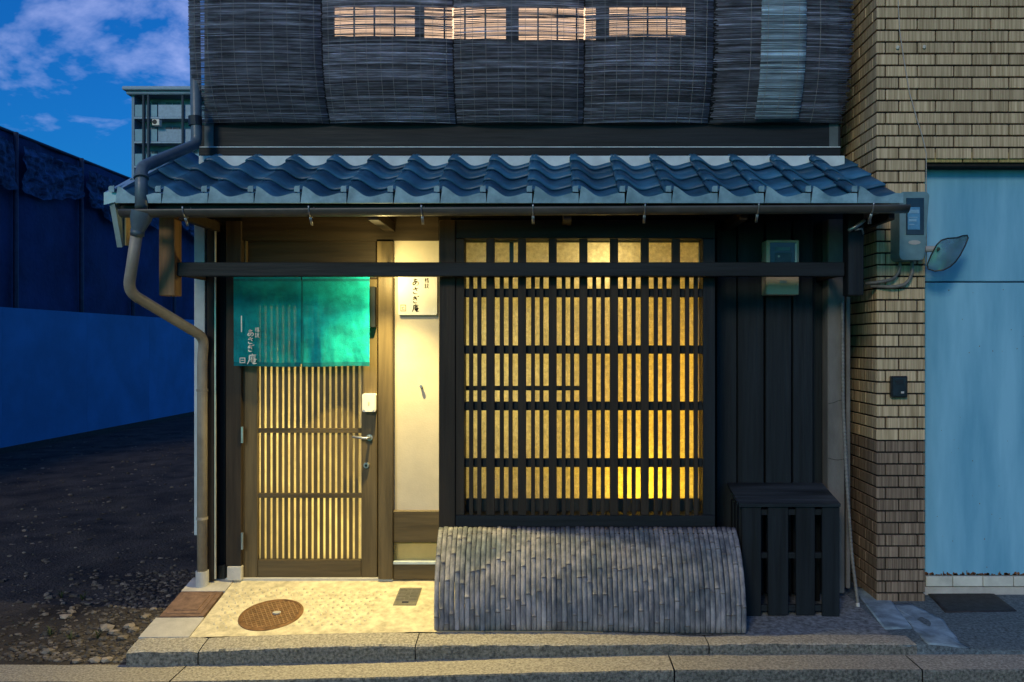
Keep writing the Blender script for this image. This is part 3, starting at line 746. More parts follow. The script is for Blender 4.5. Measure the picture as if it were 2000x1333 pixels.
# ------------------------------------------------------------------ reed blinds
def blind_y(z, u, wide):
    zt, zb_ = 3.55, 3.0
    k = max(0, (zt - z) / (zt - zb_))
    return -.06 + .05 * k + .16 * k ** 3.2 - wide * (1 - (2 * u - 1) ** 2)
def blind(label, x0, x1, mat, seed, dy=0, zb=3.005, ztop=4.25, cords=9, pitch=.0062, fray=.012, bulge=.036):
    rr = random.Random(seed)
    o = thing('reed_blind', label, 'blind', ((x0 + x1) / 2, -.02, zb), 'reed blinds hanging over the upper floor')
    mb = MB(); z = zb; i = 0
    while z < ztop:
        a = x0 + rr.uniform(-.2, 1) * fray; b = x1 - rr.uniform(-.2, 1) * fray
        n = 9; ph = rr.random() * 9; tilt = rr.uniform(-.0028, .0028); pts = []
        sag = .010 * math.sin(i * .23 + seed)
        for k in range(n + 1):
            u = k / n; x = a + (b - a) * u
            uu = (x - x0) / (x1 - x0)
            zz = z + tilt * (u - .5) + .0016 * noise.noise((x * 6, z * 40, seed)) + sag * .1 * (u - .5)
            pts.append((x, blind_y(z, uu, bulge) + dy + .003 * noise.noise((x * 4, z * 9, seed + 5)), zz))
        sh = rr.choice((.5, .65, .8, .9, 1.0, 1.1, 1.3, 1.7)) * (1 + .35 * noise.noise((z * 9, seed, 0)))
        mb.tube(pts, rr.uniform(.0020, .0029), 5, True, sh)
        z += pitch * rr.uniform(.75, 1.2); i += 1
    link('reeds', mb.mesh('reeds', True, True), mat, o, kind='stuff')
    mb = MB()
    for k in range(cords):
        u = (k + .5 + rr.uniform(-.08, .08)) / cords; x = x0 + (x1 - x0) * u
        pts = [(x + .004 * noise.noise((zz * 3, k, seed)), blind_y(zz, u, bulge) + dy - .0045, zz) for zz in [zb - .005 + (ztop - zb) * q / 40 for q in range(41)]]
        mb.tube(pts, .0011, 4)
    link('binding_cords', mb.mesh('binding_cords'), cordm, o, kind='stuff')
    bx('top_batten', x0, x1, blind_y(ztop, 0, 0) + dy - .014, blind_y(ztop, 0, 0) + dy + .014, ztop, ztop + .03, wood, o)
    return o
ye = .0
edges = [-2.335, X(633, .0), X(887, .0), X(1141, .0), X(1391, .0), 1.955]
labs = ['brown reed blind on the upper floor at the end beside the drainpipe, over blank wall',
        'brown reed blind on the upper floor with a whole lit window behind its drainpipe half',
        'brown reed blind on the upper floor, middle one, hanging over two half lit windows',
        'brown reed blind with a whole lit window, hanging next to the bluish frayed blind',
        'bluish frayed reed blind on the upper floor beside the brick building']
for k in range(5):
    blind(labs[k], edges[k] + .002, edges[k + 1] - .002, reedm, 11 + k * 7, fray=.006 if k < 4 else .03, cords=10 if k < 4 else 2)
o = blind('narrow pale blue reed strip added for the light patch on the bluish frayed blind', X(1482, -.05), X(1570, -.05), reedpatch, 77, dy=-.055, cords=3, fray=.004, bulge=.0, zb=3.02)  # added strip, stands in for a brighter blue patch of light

# ------------------------------------------------------------------ lamp behind the cross beam
lx, ly, lz = X(745, -.28), -.28, 1.995
lamp = thing('eave_lamp', 'small warm porch lamp tucked behind the cross beam above the door', 'lamp', (lx, ly, lz))
mb = MB(); mb.tube([(lx, ly, lz + .012), (lx, ly, lz + .018)], .02, 14); mb.tube([(lx, ly + .02, lz + .015), (lx, -.046, lz + .015)], .006, 8)
link('stem', mb.mesh('stem'), blackpl, lamp)
mb = MB(); mb.tube([(lx, ly, lz - .014), (lx, ly, lz - .008), (lx, ly, lz), (lx, ly, lz + .0115)], [.004, .011, .013, .011], 14)
link('bulb', mb.mesh('bulb', True), glowbulb, lamp)
def point(name, loc, e, c, r):
    l = bpy.data.lights.new(name, 'POINT'); l.energy = e; l.color = c; l.shadow_soft_size = r
    o = bpy.data.objects.new(name, l); col.objects.link(o); o.location = loc; return o
pl = point('porch_lamp_light', (lx, ly, lz - .035), 10.5, (1, .78, .30), .018)
sp = bpy.data.lights.new('porch_lamp_beam', 'SPOT'); sp.energy = 245; sp.color = (1, .78, .29); sp.spot_size = rad(140); sp.spot_blend = 1; sp.shadow_soft_size = .014
spo = bpy.data.objects.new('porch_lamp_beam', sp); col.objects.link(spo); spo.location = (lx, ly, lz - .03); spo.rotation_euler = (rad(-24), 0, 0)
# lamps inside the room and the hall
point('room_lamp_light', (X(1250, .1), .10, .60), 9.5, (1, .58, .015), .05)
point('room_side_light', (X(1330, .3), .40, 1.25), 13, (1, .51, .02), .08)
point('room_ceiling_light', (X(1175, .1), .02, 2.02), 2.6, (1, .74, .26), .03)
point('room_far_light', (X(930, .5), .5, 1.35), 12, (1, .86, .30), .12)
point('hall_light', (X(530, .4), .55, .95), 42, (1, .80, .33), .08)
point('hall_floor_light', (X(660, .4), .35, .30), 13, (1, .82, .28), .06)

# ------------------------------------------------------------------ door curtain
yn = -.10
nor = thing('door_curtain', 'turquoise linen split door curtain with white lettering hanging over the door', 'curtain', (X(589, yn), yn, Z(718, yn)))
zt, zb = Z(536, yn), Z(716, yn)
def cloth(x0, x1, seed, name, mat):
    mb = MB()
    def P(u, v):
        x = x0 + (x1 - x0) * u; z = zt + (zb - zt) * v
        a = v ** .7
        y = yn + a * (.012 * math.sin(u * 8 + seed * 2) + .012 * noise.noise((u * 4, v * 1.2, seed)) + .006 * noise.noise((u * 9, v * 5, seed + 3)) + .0025 * noise.noise((u * 22, v * 16, seed + 6))) - .004 * a
        return (x + .004 * a * noise.noise((v * 2, u * 2, seed)), y, z + .003 * math.sin(u * 5 + seed) * v)
    mb.grid(P, 50, 40)
    return link(name, mb.mesh(name, True), mat, nor), P
c1, P1 = cloth(X(456, yn), X(588, yn), 1, 'curtain_panel', norenm)
c2, P2 = cloth(X(590, yn), X(722, yn), 4, 'curtain_panel', norenr)
for cpan, P_ in ((c1, P1), (c2, P2)):
    mb = MB()
    mb.grid(lambda u, v: (lambda p: (p[0], p[1] - .002, p[2]))(P_(u, .955 + .045 * v)), 40, 2)
    link('hem', mb.mesh('hem', True), norend, cpan)
    mb = MB(); mb.grid(lambda u, v: (lambda p: (p[0], p[1] - .002, p[2]))(P_(u, .05 + .028 * v)), 40, 1)
    link('seam', mb.mesh('seam', True), norend, cpan)
mb = MB(); mb.grid(lambda u, v: (lambda p: (p[0], p[1] - .003, p[2]))(P2(-.06 + .075 * u, .07 + .9 * v)), 2, 30); link('fold', mb.mesh('fold', True), norend, c1)
mb = MB(); mb.tube([(X(450, yn), yn + .004, zt), (X(727, yn), yn + .004, zt)], .007, 10); link('rod', mb.mesh('rod', True), wood, nor)
mb = MB()
ys = yn - .030
for g, py in (('a', 657), ('sa', 672), ('gi', 687), ('an', 711)):
    s_ = 13 if g != 'an' else 19
    brush(mb, g, X(483, ys), Z(py, ys), s_ / 1650 * (ys + D), s_ / 1650 * (ys + D), ys, .0060)
for g, py in (('k1', 649), ('k2', 660)): brush(mb, g, X(498, ys), Z(py, ys), 8 / 1650 * 5.4, 9 / 1650 * 5.4, ys, .0034)
mb.box(X(470.6, ys), X(472.6, ys), ys - .0003, ys + .0003, Z(649, ys), Z(617, ys))
for a, b, c, d in ((468, 479, 699, 700.5), (468, 479, 708, 709.5), (468, 469.5, 700, 708.2), (477.6, 479, 700, 708.2), (471, 476, 703.5, 705)): mb.box(X(a, ys), X(b, ys), ys - .0003, ys + .0003, Z(d, ys), Z(c, ys))
link('lettering', mb.mesh('lettering'), white_ink, c1)

# ------------------------------------------------------------------ sign on the plaster
ysg = -.028
sg = thing('sign', 'square white sign plate with black brush lettering and red seal on plaster', 'sign', (X(816, ysg), ysg, Z(615, ysg)))
w_, h_ = 76 / 1650 * (D + ysg), 79 / 1650 * (D + ysg)
scx, scz = X(815.5, ysg), Z(576, ysg)
mb = MB(); mb.prism([(scx + x, scz + z) for x, z in roundrect(w_, h_, .012)], ysg, ysg + .026)
link('plate', mb.mesh('plate'), whitepl, sg)
mb = MB(); yy = ysg - .001
for g, py in (('a', 558), ('sa', 575), ('gi', 592.5), ('an', 609)):
    brush(mb, g, X(805, yy), Z(py, yy), 13.5 / 1650 * 5.47, 14 / 1650 * 5.47, yy, .0052)
for g, py in (('k1', 553), ('k2', 564)): brush(mb, g, X(829, yy), Z(py, yy), 8.5 / 1650 * 5.47, 9.5 / 1650 * 5.47, yy, .0028)
link('lettering', mb.mesh('lettering'), ink, sg)
mb = MB()
for a, b, c, d in ((782, 793, 595.5, 597), (782, 793, 607, 608.5), (782, 783.3, 597, 607), (791.7, 793, 597, 607), (784.5, 790, 600, 601.2), (785, 786.2, 601, 605), (786, 790.5, 603.8, 605)):
    mb.box(X(a, yy), X(b, yy), yy - .0003, yy + .0003, Z(d, yy), Z(c, yy))
link('seal', mb.mesh('seal'), sealm, sg)
# knob on the plaster
kn = thing('wall_peg', 'short metal peg sticking out of the cream plaster beside the door', 'peg', (X(822, 0), 0, Z(756, 0)))
mb = MB(); mb.tube([A(823, 756, .001), A(822, 755, -.018)], .0085, 14); link('stem', mb.mesh('stem'), steel, kn)
mb = MB(); mb.tube([A(822, 755, -.0182), A(822, 755, -.026)], [.011, .0095], 14); link('head', mb.mesh('head'), steel, kn)
# key box on the door
ky = thing('key_box', 'small white rounded key box fixed to the door above the handle', 'key box', (X(721, -.05), -.05, Z(806, -.05)))
mb = MB(); kx, kz = X(721, -.05), Z(787, -.05)
mb.prism([(kx + x, kz + z) for x, z in roundrect(.087, .118, .012)], -.058, -.0165); link('case', mb.mesh('case'), whitepl, ky)
mb = MB(); mb.prism([(kx + x, kz + .002 + z) for x, z in roundrect(.074, .098, .010)], -.0615, -.0585); fl = link('flap', mb.mesh('flap'), whitepl, ky)
mb = MB(); mb.prism([(kx + x, kz - .052 + z) for x, z in roundrect(.05, .009, .004)], -.0645, -.0618); link('tab', mb.mesh('tab'), whitepl, ky)
mb = MB(); mb.prism([(kx + x, kz - .004 + z) for x, z in roundrect(.010, .022, .004)], -.063, -.0618); link('emblem', mb.mesh('emblem'), cream_box, fl)

# ------------------------------------------------------------------ bamboo guard under the window
bg_ = thing('bamboo_guard', 'curved weathered bamboo strip guard leaning against the wall under the lattice window', 'bamboo fence', (.2, -.6, -.12))
yt, yb2 = -.365, -.70
zt_ = Z(1031, yt)
NB = 61
tx0, tx1 = X(857, yt), X(1437, yt); bx0, bx1 = X(848, yb2), X(1458, yb2)
def bprof(s):          # s: 0 top, 1 bottom -> (fraction out, fraction down)
    th = rad(24 + 66 * s)
    o0, o1 = math.sin(rad(24)), 1; d0, d1 = math.cos(rad(24)), 0
    return ((math.sin(th) - o0) / (o1 - o0), 1 - math.cos(th) / d0)
for i in range(NB):
    u0 = (i + .5) / NB
    xt_ = tx0 + (tx1 - tx0) * u0; xb_ = bx0 + (bx1 - bx0) * u0
    wt = (tx1 - tx0) / NB * .497 * R.uniform(.97, 1.0)
    zb_ = pave_z(xb_, yb2) + .012
    nodes = []; s = R.uniform(.02, .5)
    while s < 1: nodes.append(s); s += R.uniform(.32, .55)
    ss = sorted(set([k / 16 for k in range(17)] + [q + e for q in nodes for e in (-.012, -.004, .004, .012) if 0 < q + e < 1]))
    mb = MB(); vs = []; fs = []; nc = 7
    lift = R.uniform(0, .003); ztopj = R.uniform(-.003, .003); bow = R.uniform(-.0012, .0012)
    for j, s in enumerate(ss):
        fo, fd = bprof(s)
        y = yt + (yb2 - yt) * fo - lift * math.sin(math.pi * s); z = (zt_ + ztopj * (1 - s)) + (zb_ - zt_) * fd
        fo2, fd2 = bprof(min(1, s + .01)); fo1, fd1 = bprof(max(0, s - .01))
        tan = Vector((0, (yb2 - yt) * (fo2 - fo1), (zb_ - zt_) * (fd2 - fd1))).normalized()
        nrm = Vector((0, tan.z, -tan.y)); 
        if nrm.y > 0: nrm = -nrm
        bumpn = max([0] + [max(0, 1 - abs(s - q) / .013) for q in nodes])
        r_ = wt * (1 + .05 * bumpn); ht = .0068 + .0085 * bumpn
        xc = xt_ + (xb_ - xt_) * s + bow * math.sin(math.pi * s)
        for k in range(nc):
            a = math.pi * k / (nc - 1)
            p = Vector((xc + r_ * math.cos(a), y, z)) + nrm * (ht * math.sin(a))
            vs.append(p)
    n = len(ss)
    for j in range(n - 1):
        for k in range(nc - 1):
            a = j * nc + k; fs.append((a, a + 1, a + nc + 1, a + nc))
        fs.append((j * nc + nc - 1, j * nc, (j + 1) * nc, (j + 1) * nc + nc - 1))
    fs.append(tuple(range(nc))); fs.append(tuple((n - 1) * nc + k for k in range(nc)))
    mb.add(vs, fs)
    me = mb.mesh('bamboo_strip', True); me.materials.append(bamboo); me.materials.append(bamboo_end)
    for p in me.polygons:
        if len(p.vertices) == 4:
            j = p.vertices[0] // nc
            jj = min(v // nc for v in p.vertices)
            if any(abs((ss[jj] + ss[min(n - 1, jj + 1)]) / 2 - (q + .008)) < .0045 for q in nodes): p.material_index = 1
    link('bamboo_strip', me, None, bg_)
for s in (.12, .55, .93):
    fo, fd = bprof(s); y = yt + (yb2 - yt) * fo + .022; z = zt_ + (pave_z(.2, yb2) + .012 - zt_) * fd - .006
    bx('batten', tx0 + .02, tx1 - .02, y - .009, y + .009, z - .02, z + .02, wood, bg_)

# ------------------------------------------------------------------ slatted cover box
ya = -.39
ac = thing('slatted_cover', 'black wooden slatted cover box with sloping top beside the bamboo guard', 'cover box', (X(1542, ya), -.2, -.12))
za0 = -.125
for a, b in ((1449, 1487), (1500, 1540), (1555, 1592), (1606, 1640)):
    bx('slat', X(a, ya), X(b, ya), ya, ya + .018, za0 + .012 if 1449 < a < 1606 else za0, Z(990, ya), black_wood, ac)
for py in (1000, 1085, 1188):
    bx('rail', X(1451, ya), X(1638, ya), ya + .0185, ya + .045, Z(py + 8, ya), Z(py - 4, ya), black_woodh, ac)
for y0_ in (-.10, -.19, -.28):
    for xs in (X(1447, ya), X(1640, ya) - .018): bx('side_slat', xs, xs + .018, y0_ - .06, y0_, za0 + .01, Z(992, ya), black_wood, ac)
for xs in (X(1449, ya) + .02, X(1638, ya) - .05): bx('leg', xs, xs + .03, -.10, -.07, za0, .55, black_wood, ac)
mb = MB(); xa_, xb_ = X(1444, ya - .02), X(1642, ya - .02); zf = Z(984, ya - .02)
v = [(xa_, ya - .02, zf - .02), (xb_, ya - .02, zf - .02), (xb_, -.058, zf + .05), (xa_, -.058, zf + .05)]
mb.add(v + [(x, y, z + .018) for x, y, z in v], [(0, 3, 2, 1), (4, 5, 6, 7), (0, 1, 5, 4), (1, 2, 6, 5), (2, 3, 7, 6), (3, 0, 4, 7)])
link('top_board', mb.mesh('top_board'), M('highlit_top_board', (.022, .030, .038), .45, .5, 4, H, .15, 40, c2=(.11, .135, .155), lo=.45, hi=.72), ac)  # pale smear painted in as the highlight on the top

# ------------------------------------------------------------------ gas meter box behind the beam
ym = -.18
me_ = thing('meter_box', 'cream plastic meter box with dark window on the black plank wall', 'meter', (X(1529, ym), ym, Z(577, ym)))
pb('case', 1497, 1561, 469, 576, ym, .125, cream_box, me_, .006)
wd_ = pb('window', 1504, 1555, 474, 535, ym - .004, .0038, darkglass, me_, .001)
pb('dial', 1513, 1545, 482, 506, ym - .007, .0028, lcd, wd_, .001) if False else None
pb('register', 1514, 1543, 483, 490, ym - .0065, .0023, tealpl, wd_, .0005)
pb('label_plate', 1514, 1546, 494, 512, ym - .0065, .0023, M('meter_plate', (.06, .10, .13), .4, .2, 30, bump=0), wd_, .0005)
mb = MB(); mb.tube([A(1521, 501, ym - .0066), A(1521, 501, ym - .009)], .007, 14); link('dial', mb.mesh('dial'), collarm, wd_)
pb('bezel', 1553, 1556.5, 476, 535, ym - .008, .0039, whitepl, wd_, .0005)
pb('latch', 1523, 1537, 548, 553, ym - .006, .0058, steel, me_, .001)
# pipe fitting under the eave, at the end of the gutter
ft = thing('pipe_bracket', 'small shiny metal bracket clamp above the end strut under the eave', 'bracket', (X(1675, -.5), -.5, Z(455, -.5)))
mb = MB(); mb.tube([A(1657, 451, -.5), A(1672, 443, -.5), A(1689, 430, -.5)], .011, 10); link('arm', mb.mesh('arm', True), steel, ft)
mb = MB(); mb.tube([A(1670, 450, -.49), A(1683, 447, -.49), A(1686, 458, -.48)], .006, 8); link('hook', mb.mesh('hook', True), steel, ft)
mb = MB(); mb.tube([A(1696, 424, -.5), A(1696, 438, -.5)], .005, 8); mb.tube([A(1700, 424, -.5), A(1700, 438, -.5)], .005, 8); link('pin', mb.mesh('pin', True), steel, ft)

# ------------------------------------------------------------------ brick building
yk = -.09
bk = thing('brick_building', 'tan ribbed brick building with a pale blue metal front next door', 'building', (3.2, .2, -.12))
bx_l, pier_r = X(1712, yk), X(1808, yk)
bx('side_wall', bx_l + .012, bx_l + .2, yk + .2, 7, -.3, 6.4, mortar, bk, 0)
bx('back_wall', bx_l + .2, 6.2, 6.8, 7, -.3, 6.4, mortar, bk, 0)
bx('end_wall', 6.0, 6.2, yk + .02, 6.8, -.3, 6.4, mortar, bk, 0)
bx('roof_slab', bx_l + .012, 6.2, yk + .02, 7, 6.4, 6.5, mortar, bk, 0)
zl_ = Z(297, yk)
fw = bx('front_wall', bx_l + .012, 5.99, yk + .012, yk + .2, zl_, 6.4, mortar, bk, 0)
pier = bx('pier', bx_l + .012, pier_r - .01, yk + .012, yk + .199, -.3, zl_ - .0005, mortar, bk, 0)
BP = 22.9 / F * (D + yk); BH = BP - .0105; BW = 71.7 / F * (D + yk); BT = .02
ztop0 = Z(13.8, yk)
xcap = X(2110, yk)
row = 0
nrow_hi = int((4.02 - ztop0) / BP)
zlow = pave_z(2.1, yk) - .02
# rows: index 0 is the course just below the joint at py 13.8
mbs = MB()
for r in range(-6, 60):
    z1 = ztop0 - r * BP - .00525; z0 = z1 - BH
    if z0 < zlow - .05: break
    py_mid = VY - ((z0 + z1) / 2 - CZ) * F / (D + yk)
    mat = brickdark if py_mid > 856 else brickm
    odd = r % 2
    xs = [1712, 1755.4] if odd == 0 else [1712, 1729.5, 1791.6]
    while xs[-1] < 2200: xs.append(xs[-1] + 71.7)
    low = z1 < zl_ + .02
    lim = pier_r if low else X(2120, yk)
    for a, b in zip(xs, xs[1:]):
        x0, x1 = X(a, yk), min(X(b, yk), lim)
        if x0 >= lim - .02: break
        first = a == 1712
        bx('brick', x0 + (0 if first else .0045), x1 - .0045, yk - .002 * R.random() - (.0005), yk + BT, z0, z1, mat, pier if low else fw, .0022)
    # side face
    ysd = [yk + BT + .0005, yk + BT + .05 + (.1175 if odd else 0)]
    while ysd[-1] < (.45 if -1 < r else .3): ysd.append(ysd[-1] + BW)
    for a, b in zip(ysd, ysd[1:]):
        bx('brick', bx_l + .002 * R.random(), bx_l + BT, a + (.0 if a < yk + .03 else .003), b - .003, z0, z1, mat, pier if low else fw, .0022)
    y_ = ysd[-1]
    while y_ < 3.2:
        mbs.box(bx_l, bx_l + .0115, y_ + .003, y_ + BW - .003, z0, z1); y_ += BW
    if not low:
        x_ = X(2120, yk) + .003
        while x_ < 5.9: mbs.box(x_, x_ + BW - .006, yk, yk + .0115, z0, z1); x_ += BW
link('far_bricks', mbs.mesh('far_bricks'), brickm, bk, kind='stuff')
# lintel over the metal front
yl_ = -.078
lt = bx('lintel_bed', pier_r + .0, 5.95, yl_ + .018, yl_ + .17, Z(324, yl_), zl_ - .001, mortar, bk, 0)
xx = 1810
while xx < 2150:
    pb('brick', xx + 1, xx + 69, 298.5, 317.5, yl_, .017, bricklit, lt, .0022); xx += 71
ysx = .05
sh = partroot('metal_front', bk, (4, ysx, -.1))
for a, b, c, d in ((1807, 2330, 326, 550), (1807, 2330, 552.5, 1124)):
    pb('panel', a, b, c, d, ysx, .03, shutterm, sh, .004)
bx('panel_backing', pier_r - .02, 5.9, ysx + .055, ysx + .12, -.3, zl_ - .05, mortar, bk, 0)
bx('plinth', pier_r - .005, 5.9, ysx - .002, ysx + .05, -.3, Z(1147, ysx), conc_pale, bk, .003)
a = 1809
for b in (1862, 1921, 1981, 2041, 2101, 2161):
    pb('base_tile', a, b - 1.5, 1126.5, 1146, ysx - .012, .04, basetile, sh, .003); a = b
# rust along the foot of the panel
mb = MB()
for k in range(90):
    px = 1808 + R.random() * 230; h = R.choice((2, 3, 4, 6)) * R.uniform(.6, 1.4) if R.random() < .93 else R.uniform(6, 14); w = R.uniform(1, 4) if h < 8 else R.uniform(.6, 1.4)
    b_ = 1123.8
    q = [(px + w * math.cos(t) * R.uniform(.7, 1), b_ - h / 2 + h / 2 * math.sin(t)) for t in [math.pi * 2 * i / 7 for i in range(7)]]
    mb.add([(X(p, ysx - .0012), ysx - .0012, Z(r_, ysx - .0012)) for p, r_ in q], [tuple(range(7))])
for k in range(36):
    px = 1815 + R.random() * 220; py = 560 + R.random() * 550; s_ = R.uniform(.5, 1.3)
    mb.add([(X(px + s_ * math.cos(t) * R.uniform(.5, 1.2), ysx - .0012), ysx - .0012, Z(py + s_ * math.sin(t) * R.uniform(.5, 1.6), ysx - .0012)) for t in [math.pi * 2 * i / 6 for i in range(6)]], [tuple(range(6))])
link('rust_marks', mb.mesh('rust_marks'), rust, sh, kind='stuff')
# fixings and wire on the brick
for i, (px, py) in enumerate(((1753, 93), (1805, 92))):
    mb = MB(); mb.tube([A(px, py, yk), A(px, py, yk - .016)], [.012, .009], 10)
    o = link('wall_bolt', mb.mesh('wall_bolt'), whitepl); tag(o, ['small pale bolt in the brick wall touching the hanging wire', 'small pale bolt in the brick wall, away from the hanging wire'][i], 'bolt', 'bolts in the brick wall')
mb = MB(); pts = [A(px, py, yk - .012) for px, py in ((1748, -120), (1754, 0), (1757, 60), (1766, 120), (1776, 180), (1790, 230), (1800, 262), (1806, 285), (1809, 300), (1809.5, 520))]
mb.tube(pts, .0030, 6); o = link('wall_wire', mb.mesh('wall_wire', True), wirem); tag(o, 'thin grey wire sagging down the upper brick wall to the corner', 'wire')
# electric meter
ye_ = -.235
em = thing('electric_meter', 'teal grey electricity meter case with blue display window on the brick pier', 'meter', (X(1786, ye_), ye_, Z(508, ye_)))
mb = MB(); w_, h_ = 58 / F * (D + ye_), 133 / F * (D + ye_); cx0, cz0 = X(1786, ye_), Z(441.5, ye_)
pol = [(cx0 + x, cz0 + z) for x, z in roundrect(w_, h_, .028)]
pol = [(x - (.03 if z < cz0 - .12 and x > cx0 else 0) * 1 + (.0), z) for x, z in pol]
mb.prism(pol, ye_, yk - .004); link('case', mb.mesh('case'), tealpl, em)
wn_ = pb('window', 1770, 1805, 387, 459, ye_ - .004, .0038, darkglass, em, .002)
pb('display', 1773, 1797, 405, 449, ye_ - .007, .0028, M('display_face', (.10, .30, .50), .25, .15, 30, bump=0), wn_, .001)
for c, d, e in ((410, 417, 1795), (424, 426, 1792), (428, 433, 1790), (438, 440, 1786)): pb('display_text', 1775, e, c, d, ye_ - .0085, .0013, lcd, wn_, .0003)
mb = MB(); mb.prism([(X(1786, ye_) + x, Z(474, ye_) + z) for x, z in [(.038 * math.cos(t), .014 * math.sin(t)) for t in [math.pi * 2 * k / 18 for k in range(18)]]], ye_ - .0025, ye_ - .0002); link('badge', mb.mesh('badge'), collarm, em)
for pts in (((1758, 508), (1757, 530), (1745, 546), (1715, 552), (1690, 554)), ((1781, 508), (1782, 535), (1770, 556), (1745, 561), (1700, 559))):
    mb = MB(); mb.tube(smooth_path([A(px, py, -.13 if k < len(pts) - 1 else -.10) for k, (px, py) in enumerate(pts)], 8, .05), .0105, 10)
    link('cable', mb.mesh('cable', True), hosem, em)
# tilted visor on a bracket
yv = -.16
vz = thing('tilted_visor', 'tinted curved visor plate with dark rim on a short arm by the electricity meter', 'visor', (X(1850, yv), yv, Z(530, yv)))
rim = [(1813, 526), (1811, 518), (1818, 500), (1830, 478), (1838, 470), (1850, 466), (1868, 465), (1880, 461), (1889, 460), (1891, 465), (1886, 478), (1876, 498), (1866, 512), (1855, 522), (1842, 528), (1826, 530)]
yfun = lambda px: yv - .05 * math.sin((px - 1811) / 80 * math.pi)
mb = MB(); pts = [(X(p, yfun(p)), yfun(p), Z(q, yfun(p))) for p, q in rim]; cpt = (X(1850, yv - .06), yv - .06, Z(498, yv - .06))
n = len(pts); mb.add([cpt] + pts + [(cpt[0], cpt[1] + .004, cpt[2])] + [(x, y + .004, z) for x, y, z in pts],
    [(0, 1 + k, 1 + (k + 1) % n) for k in range(n)] + [(n + 1, n + 2 + (k + 1) % n, n + 2 + k) for k in range(n)])
link('plate', mb.mesh('plate', True), M('tinted_plate', (.10, .20, .26), .15, .35, 9, bump=.02, transp=.35, spec=.6), vz)
mb = MB(); mb.tube(pts + [pts[0]], .0045, 8, False); link('rim', mb.mesh('rim', True), blackpl, vz)
mb = MB(); mb.tube([A(1806, 487, yk - .06), A(1833, 487, yv)], .02, 10); link('arm', mb.mesh('arm'), collarm, vz)
mb = MB(); mb.tube([A(1833, 487, yv - .045), A(1833, 487, yv - .062)], .011, 10); link('screw', mb.mesh('screw'), blackpl, vz)
# intercom on the pier
ic = thing('intercom', 'small black intercom box on the brick pier', 'intercom', (X(1757, -.12), -.12, Z(777, -.12)))
pb('case', 1741, 1773, 735, 777, -.125, .034, blackpl, ic, .005)
ff = pb('face_plate', 1744, 1770, 738, 774, -.130, .0048, darkglass, ic, .002)
pb('button', 1760, 1766, 765, 769, -.1325, .0024, collarm, ff, .0005); pb('lens', 1750, 1764, 743, 750, -.1325, .0024, blackpl, ff, .0005)
# ribbed hose
ho = thing('drain_hose', 'grey ribbed drain hose running down between the townhouse and the brick pier', 'hose', (X(1675, -.2), -.2, Z(1187, -.2)))
pts = smooth_path([A(1645, 590, -.085), A(1647, 800, -.085), A(1655, 960, -.10), A(1664, 1090, -.13), A(1672, 1150, -.17), A(1676, 1184, -.20)], 6, .1)
fine = []
for a, b in zip(pts, pts[1:]):
    n = max(1, int((b - a).length / .006))
    for k in range(n): fine.append(a.lerp(b, k / n))
fine.append(pts[-1])
mb = MB(); mb.tube(fine, [.0095 + (.0018 if (k // 2) % 2 else 0) for k in range(len(fine))], 10); link('tube', mb.mesh('tube', True), hosem, ho)
mb = MB(); mb.tube([A(1675, 1178, -.195), A(1676.5, 1190, -.205)], .0125, 12); link('nozzle', mb.mesh('nozzle'), collarm, ho)

# ------------------------------------------------------------------ patches and covers on the ground
def flatpoly(name, pts, mat, dz, kind='structure', parent=None):
    """pixels on the pavement turned into a thin slab"""
    if len(pts) > 4:
        fine_ = []
        for (a_, b_), (c_, d_) in zip(pts, pts[1:] + pts[:1]):
            for q in range(4): fine_.append((a_ + (c_ - a_) * q / 4 + R.uniform(-3, 3), b_ + (d_ - b_) * q / 4 + R.uniform(-1.5, 1.5)))
        pts = fine_
    out = []
    for px, py in pts:
        y = -.3
        for _ in range(14):
            y = (CZ - pave_z(X(px, y), min(y, 0))) * F / (py - VY) - D
        y = max(y, -.835); x = X(px, y); out.append((x, y, pave_z(x, y) - (.004 + .035 * sm((x - 2.05) / .4) * sm((-.45 - y) / .4) if x > 1.94 else 0)))
    n = len(out); mb = MB()
    c = Vector((sum(p[0] for p in out) / n, sum(p[1] for p in out) / n, sum(p[2] for p in out) / n))
    ring = [Vector(p) + Vector((0, 0, dz)) for p in out]; inner = [p.lerp(c, .12) + Vector((0, 0, dz * .5)) for p in ring]
    base = [Vector(p) - Vector((0, 0, .03)) for p in out]
    mb.add(base + ring + inner + [c + Vector((0, 0, dz * 1.6))], [(i, (i + 1) % n, (i + 1) % n + n, i + n) for i in range(n)] + [(i + n, (i + 1) % n + n, (i + 1) % n + 2 * n, i + 2 * n) for i in range(n)] +
           [(i + 2 * n, (i + 1) % n + 2 * n, 3 * n) for i in range(n)])
    return link(name, mb.mesh(name, True), mat, parent, kind=kind)
flatpoly('ground_sheet', [(1662, 1146), (1724, 1152), (1782, 1227), (1728, 1229)], mortarpatch, .005)
flatpoly('mortar_patch', [(1740, 1180), (1780, 1178), (1812, 1196), (1835, 1206), (1868, 1238), (1890, 1262), (1898, 1274), (1868, 1276), (1824, 1272), (1806, 1252), (1786, 1228), (1760, 1200)], mortarpatch, .003)
pc = flatpoly('drain_cover', [(1812, 1160), (1938, 1158), (1986, 1194), (1846, 1196)], irond, .006, None)
tag(pc, 'dark flat iron drain cover in the ground before the blue metal front', 'drain cover')
